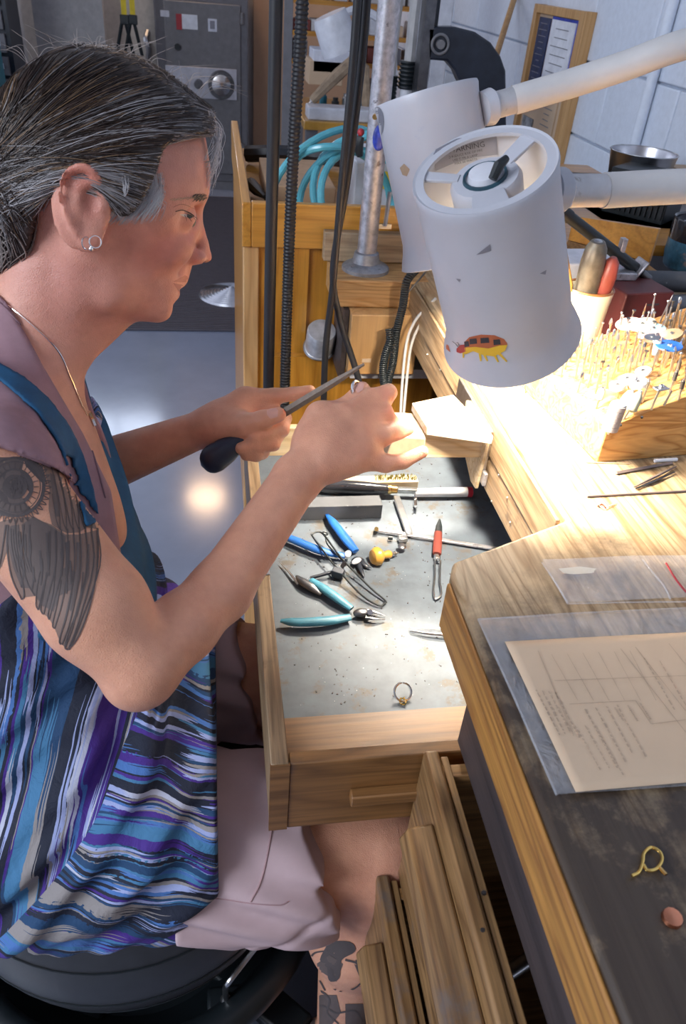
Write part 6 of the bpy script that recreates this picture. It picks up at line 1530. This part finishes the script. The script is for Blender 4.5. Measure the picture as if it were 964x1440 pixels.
# dress: bib, straps and long patterned skirt over the lap
dress_poly = XZ([(128, 720, .66), (150, 725, .68), (178, 725, .70), (205, 780, .68), (225, 850, .66), (270, 880, .60), (298, 925, .54), (303, 1000, .50), (306, 1130, .48), (296, 1190, .46), (266, 1283, .44), (200, 1288, .44), (100, 1270, .44), (0, 1248, .44), (-300, 1230, .44), (-300, 800, .6), (0, 800, .6), (60, 760, .6), (100, 730, .6)])
skirt_prims = [(pcap(rhip, rkn, .094, .066), .05), (pcap(lhip, lkn, .094, .066), .05), (pell((-.02, .58, .655), (.12, .16, .035)), .05), (pell((-.12, .48, .60), (.185, .095, .118)), .05)]
FP1, FP2 = ony(214, 985, .50)[[0, 2]], ony(10, 1225, .45)[[0, 2]]; FDN = (FP2-FP1)/np.linalg.norm(FP2-FP1)
def dress_base(P):
    x, y, z = P[:, 0], P[:, 1], P[:, 2]
    low = np.clip((.86-z)/.12, 0, 1)
    q = x*.78+z*.62; q2 = x*.62-z*.78
    wr = low*(.0045*np.sin(q2*95+2.2*np.sin(q*16)+y*20)+.0022*np.sin(q2*210+3*np.sin(q*23+1)))+(1-low)*.0014*np.sin(x*120+y*60)
    g_ = ((x-FP1[0])*FDN[1]-(z-FP1[1])*FDN[0]); fold1 = low*(.011*np.exp(-(g_+.012)**2/.00016)-.006*np.exp(-(g_-.008)**2/.0001)+.006*np.exp(-(g_+.055+.1*(x+.1))**2/.0002)-.004*np.exp(-(g_+.035)**2/.0001))
    return smin(part_sdf('trunk', P)-.010, fold(skirt_prims, P)-.008, .05)-wr-fold1
def dress_fn(P): return np.maximum(dress_base(P), poly2(P[:, [0, 2]], dress_poly))
V3, Q3 = nets(dress_fn, (-.36, .36, .46), (.08, .90, .98), .0034); V3 = smoothv(V3, Q3, 1, .5)
# pattern coordinates: u across the stripes, v along them
x, y, z = V3.T; p1, p2 = ony(214, 985, .50)[[0, 2]], ony(10, 1225, .45)[[0, 2]]; dn = (p2-p1)/np.linalg.norm(p2-p1)
k = ((x-p1[0])*dn[1]-(z-p1[1])*dn[0]) > 0
wv = .0040*np.sin(x*55+z*30)+.0022*np.sin(x*120+y*40+1)
sd = (x-p1[0])*dn[1]-(z-p1[1])*dn[0]
uvw = np.stack([x-y*.30+.002*np.sin(z*60), z, sd], 1); uv2 = np.stack([z*.9+y*.75+x*.34+wv+.4, x-y*.3-.3*z, sd], 1)
m, nt, b = _new('striped_cloth')
at = nd(nt, 'ShaderNodeAttribute', attribute_name='uvw'); at2 = nd(nt, 'ShaderNodeAttribute', attribute_name='Col'); s0 = nd(nt, 'ShaderNodeSeparateXYZ'); nt.links.new(at.outputs['Vector'], s0.inputs[0])
gt = nd(nt, 'ShaderNodeMath', operation='GREATER_THAN'); gt.inputs[1].default_value = 0; nt.links.new(s0.outputs[2], gt.inputs[0])
mx = nd(nt, 'ShaderNodeMix', data_type='VECTOR'); nt.links.new(gt.outputs[0], mx.inputs[0]); nt.links.new(at2.outputs['Vector'], mx.inputs[4]); nt.links.new(at.outputs['Vector'], mx.inputs[5])
sp = nd(nt, 'ShaderNodeSeparateXYZ'); nt.links.new(mx.outputs[1], sp.inputs[0])
def mth(op, a, b_=None):
    n = nd(nt, 'ShaderNodeMath', operation=op)
    for i_, v_ in enumerate((a, b_)):
        if v_ is None: continue
        if hasattr(v_, 'is_output'): nt.links.new(v_, n.inputs[i_])
        else: n.inputs[i_].default_value = v_
    return n.outputs[0]
def wnoise(a, b_):
    cx = nd(nt, 'ShaderNodeCombineXYZ'); wn_ = nd(nt, 'ShaderNodeTexWhiteNoise', noise_dimensions='2D')
    for i_, v_ in enumerate((a, b_)):
        if hasattr(v_, 'is_output'): nt.links.new(v_, cx.inputs[i_])
        else: cx.inputs[i_].default_value = v_
    nt.links.new(cx.outputs[0], wn_.inputs['Vector']); return wn_.outputs['Value']
def layer(freq, blk_, seed):
    n1_ = nd(nt, 'ShaderNodeTexNoise', noise_dimensions='1D'); n1_.inputs['Scale'].default_value = 60; nt.links.new(sp.outputs[0], n1_.inputs['W'])
    n2_ = noise(nt, mx.outputs[1], 140, 2, .5); n3_ = nd(nt, 'ShaderNodeTexNoise', noise_dimensions='1D'); n3_.inputs['Scale'].default_value = 420; n3_.inputs['Detail'].default_value = 1; nt.links.new(sp.outputs[0], n3_.inputs['W']); i_ = mth('FLOOR', mth('ADD', mth('ADD', mth('MULTIPLY', sp.outputs[0], freq), mth('MULTIPLY', n1_.outputs['Fac'], 2.5)), mth('MULTIPLY', n2_, .45)))
    j_ = mth('FLOOR', mth('ADD', mth('ADD', mth('MULTIPLY', sp.outputs[1], blk_), mth('MULTIPLY', n3_.outputs['Fac'], .9)), mth('MULTIPLY', wnoise(i_, seed), 7.3)))
    return wnoise(i_, mth('ADD', j_, seed*3.1))
f1_, f2_ = layer(115, 6.5, 1.0), layer(300, 14, 2.0)
pick = mth('GREATER_THAN', layer(60, 9, 3.0), .70)
f = mth('ADD', mth('MULTIPLY', f1_, mth('SUBTRACT', 1.0, pick)), mth('MULTIPLY', f2_, pick))
st = [(0, (.008, .012, .03)), (.22, (.055, .018, .22)), (.37, (.06, .16, .42)), (.49, (.32, .37, .62)), (.62, (.27, .245, .24)), (.74, (.01, .05, .13)), (.84, (.05, .18, .34)), (.90, (.008, .012, .03)), (.95, (.46, .48, .60))]
c = ramp(nt, f, st, True)
nt.links.new(c, b.inputs['Base Color']); b.inputs['Roughness'].default_value = .8; bump(nt, b, noise(nt, coords(nt, rand=False), 38, 5, .6, .8), .55, .006)
dress = tag(mesh_obj('apron_dress', (V3, Q3), 'striped_cloth', woman, angle=180, uvw=uvw, cols=uv2), 'sleeveless dress in navy, purple, blue and tan broken stripes'); dtree = tree_of(V3, Q3)
M('teal_cloth', (.006, .075, .17), .8, var=.15, vscale=60, bmp=.3)
bib_poly = XZ([(90, 700, .66), (128, 690, .67), (150, 697, .70), (190, 699, .72), (230, 760, .70), (240, 850, .70), (200, 858, .69), (150, 850, .67), (80, 800, .65)])
def bib_fn(P):
    x, y, z = P[:, 0], P[:, 1], P[:, 2]; low = np.clip((.86-z)/.12, 0, 1)
    return np.maximum(np.maximum(dress_base(P)-.0025, poly2(P[:, [0, 2]], bib_poly)), .006-fold(arms[:3], P))
V5, Q5 = nets(bib_fn, (-.30, .52, .78), (.0, .96, .98), .0034); V5 = smoothv(V5, Q5, 2, .5)
mesh_obj('bib_panel', (V5, Q5), 'teal_cloth', dress, angle=180)
both = tree_of(np.vstack([V2, V3, V, V5]), np.vstack([Q2, Q3+len(V2), Q+len(V2)+len(V3), Q5+len(V2)+len(V3)+len(V)]))
o = drape('strap', [[(-40, 492), (0, 512), (34, 532), (66, 560), (96, 600), (118, 645), (132, 692), (140, 735), (118, 745), (106, 700), (92, 660), (76, 622), (50, 584), (20, 556), (0, 540), (-40, 518)]], both, .0022, 'teal_cloth', dress, 5, thick=.002, minn=-1, maxedge=.05)
md = o.modifiers.new('smooth', 'SMOOTH'); md.factor = .6; md.iterations = 4; o.modifiers.move(1, 0)
mesh_obj('far_strap', MB().tube(spline([ony(104, 500, .80), ony(116, 545, .80), ony(132, 600, .795), ony(154, 655, .785), ony(172, 702, .77)]), .0055, 8), 'teal_cloth', dress)
# shorts
sh_r = XZ([(240, 850, .45), (436, 1010, .45), (436, 1165, .45), (402, 1262, .43), (350, 1298, .43), (262, 1283, .43), (150, 1290, .45), (100, 1000, .45)])
hemr = np.array([.060, .445, .60])
def shorts_fn(P):
    x, y, z = P.T; wr = .0032*np.sin(x*75+z*110+y*60)+.0022*np.sin(z*170+x*60+2*np.sin(y*50))+.0035*np.exp(-((z-.53)-(x-.03)*.9)**2/.00006)
    a = np.maximum(fold([(pcap(rhip, rkn, .098, .080), .05), (pcap((-.08, .455, .575), (.05, .448, .56), .078, .082), .04)], P), (x-.098)*.96+(z-.58)*.30+(y-.45)*0)
    b_ = np.maximum(fold([(pcap(lhip, lkn, .098, .078), .05)], P), (x-.035)*.96+(z-.58)*.25)
    return np.maximum(smin(a, b_, .02)+wr, -.055-x)
V4, Q4 = nets(shorts_fn, (-.18, .33, .44), (.10, .82, .72), .0034); V4 = smoothv(V4, Q4, 1, .5)
M('pink_cloth', (.56, .41, .43), .85, var=.06, vscale=25, bmp=.3)
shorts = tag(mesh_obj('shorts', (V4, Q4), 'pink_cloth', woman, angle=180), 'pale pinkish-white knee shorts'); s4 = tree_of(V4, Q4)
M('seam_pink', (.42, .27, .28), .85)
draped_tube('side_seam', [(381, 1095), (383, 1150), (376, 1200), (366, 1240), (352, 1268)], .0010, 'seam_pink', s4, shorts, .0003)
draped_tube('hem_seam', [(270, 1262), (310, 1264), (350, 1270), (390, 1273), (405, 1268)], .0007, 'seam_pink', s4, shorts, .0003)
M('shoe_black', (.02, .02, .022), .5)
for an in (ran, lan): mesh_obj('shoe', MB().ball(an+[.06, 0, -.052], (.125, .042, .048), 20), 'shoe_black', woman)

# ---- file and ring she works with
fl = thing('hand_file', 'half-round steel file with a navy plastic handle held in her far hand', 'file', dep(300, 645, .900))
P = [dep(283, 655, .902), dep(299, 646, .902), dep(318, 633, .900), dep(335, 621, .900), dep(349, 611, .900)]
mb = MB(); mb.tube(spline(P, 6), list(np.interp(np.linspace(0, 1, 25), [0, .04, .08, .16, .28, .5, .8, 1], [.001, .0085, .0120, .0155, .0172, .0155, .0100, .0065])), 20); mesh_obj('handle', mb, 'navy_plastic', fl)
a, b_ = dep(349, 611, .900), dep(512, 512, .862); d = unit(b_-a); u = unit(np.cross(d, ray(420, 560))); w_ = np.cross(d, u); Lf = np.linalg.norm(b_-a)
Vf, Ff = [], []
for i, t in enumerate(np.linspace(0, 1, 9)):
    wd = np.interp(t, [0, .08, .3, .7, 1], [.0022, .0045, .0052, .0048, .0016]); th = np.interp(t, [0, .2, 1], [.002, .0022, .0008])
    Vf += [a+d*Lf*t+u*wd, a+d*Lf*t+w_*th, a+d*Lf*t-u*wd, a+d*Lf*t-w_*th]
Ff = [(i*4+j, i*4+(j+1) % 4, i*4+4+(j+1) % 4, i*4+4+j) for i in range(8) for j in range(4)]+[(3, 2, 1, 0), (32, 33, 34, 35)]
M('file_steel', (.17, .14, .115), .5, .4, var=.2, vscale=200)
mesh_obj('blade', (np.array(Vf), Ff), 'file_steel', fl, angle=25)
mesh_obj('gold_band', MB().torus(dep(355, 605, .897), d, .0055, .0012), 'gold', fl)
tag(mesh_obj('silver_ring', MB().torus(dep(501, 549, .822), unit([.8, -.5, .35]), .0098, .0018, 32, 10), 'silver'), 'silver ring held between the thumb and finger of her near hand', 'ring')

# ---- exercise-ball chair
ch = thing('ball_chair', 'black ball chair with a round rubber ball in a wheeled plastic base', 'chair', (-.135, .67, 0))
bc = np.array([-.135, .67, .335]); prof = []
for i in range(33):
    a = math.pi*i/32; prof.append((-math.cos(a)*.215, max(.001, math.sin(a)*.249)))
mb = MB().lathe(bc, (0, 0, 1), prof, 64, (False, False)); M('ball_rubber', (.030, .031, .036), .42); mesh_obj('ball', mb, 'ball_rubber', ch)
mb = MB()
for h in (-.02, .05, .10, -.08, -.13): r = .249*math.sqrt(1-(h/.215)**2); mb.torus(bc+[0, 0, h], (0, 0, 1), r+.0004, .0013, 64, 6)
mesh_obj('moulded_ring', mb, 'black_plastic', ch)
mesh_obj('base_ring', MB().torus((bc[0], bc[1], .185), (0, 0, 1), .262, .024, 56, 12), 'black_plastic', ch)
mesh_obj('base_pan', MB().lathe((bc[0], bc[1], .05), (0, 0, 1), [(0, .05), (.01, .16), (.10, .262), (.11, .262), (.03, .17), (.025, .02)], 56), 'black_plastic', ch)
for k in range(5):
    a = k*2*math.pi/5+.5; e = np.array([math.cos(a), math.sin(a), 0]); lg_ = mesh_obj('foot', MB().box(bc*[1, 1, 0]+e*.24+[0, 0, .075], (.16, .05, .03), np.array(Matrix.Rotation(a, 3, 'Z'))), 'black_plastic', ch, bevel=.006)
    mesh_obj('caster', MB().cyl(bc*[1, 1, 0]+e*.29+[-e[1]*.016, e[0]*.016, .028], bc*[1, 1, 0]+e*.29+[e[1]*.016, -e[0]*.016, .028], .027, n=20), 'black_plastic', lg_)
t = thing('lever_rod', 'thin bent steel lever rod rising beside the ball under the shorts', 'rod', (.0, .48, .2))
P = [ony(392, 1285, .52), ony(372, 1315, .50), ony(345, 1350, .48), ony(322, 1380, .46), ony(317, 1390, .46), ony(317, 1404, .46)]
mesh_obj('rod', MB().tube(spline(P, 5), .0042, 10), 'steel', t)
q = P[-1]; mesh_obj('black_clamp', MB().box(q-[0, 0, .02], (.05, .04, .03)), 'black_plastic', t, bevel=.005); mesh_obj('clamp_post', MB().cyl(q-[0, 0, .03], (q[0], q[1], 0), .012), 'black_plastic', t); mesh_obj('nut', MB().lathe(q-[0, 0, .006], (0, 0, 1), [(0, .008), (.006, .007)], 6), 'steel', t)
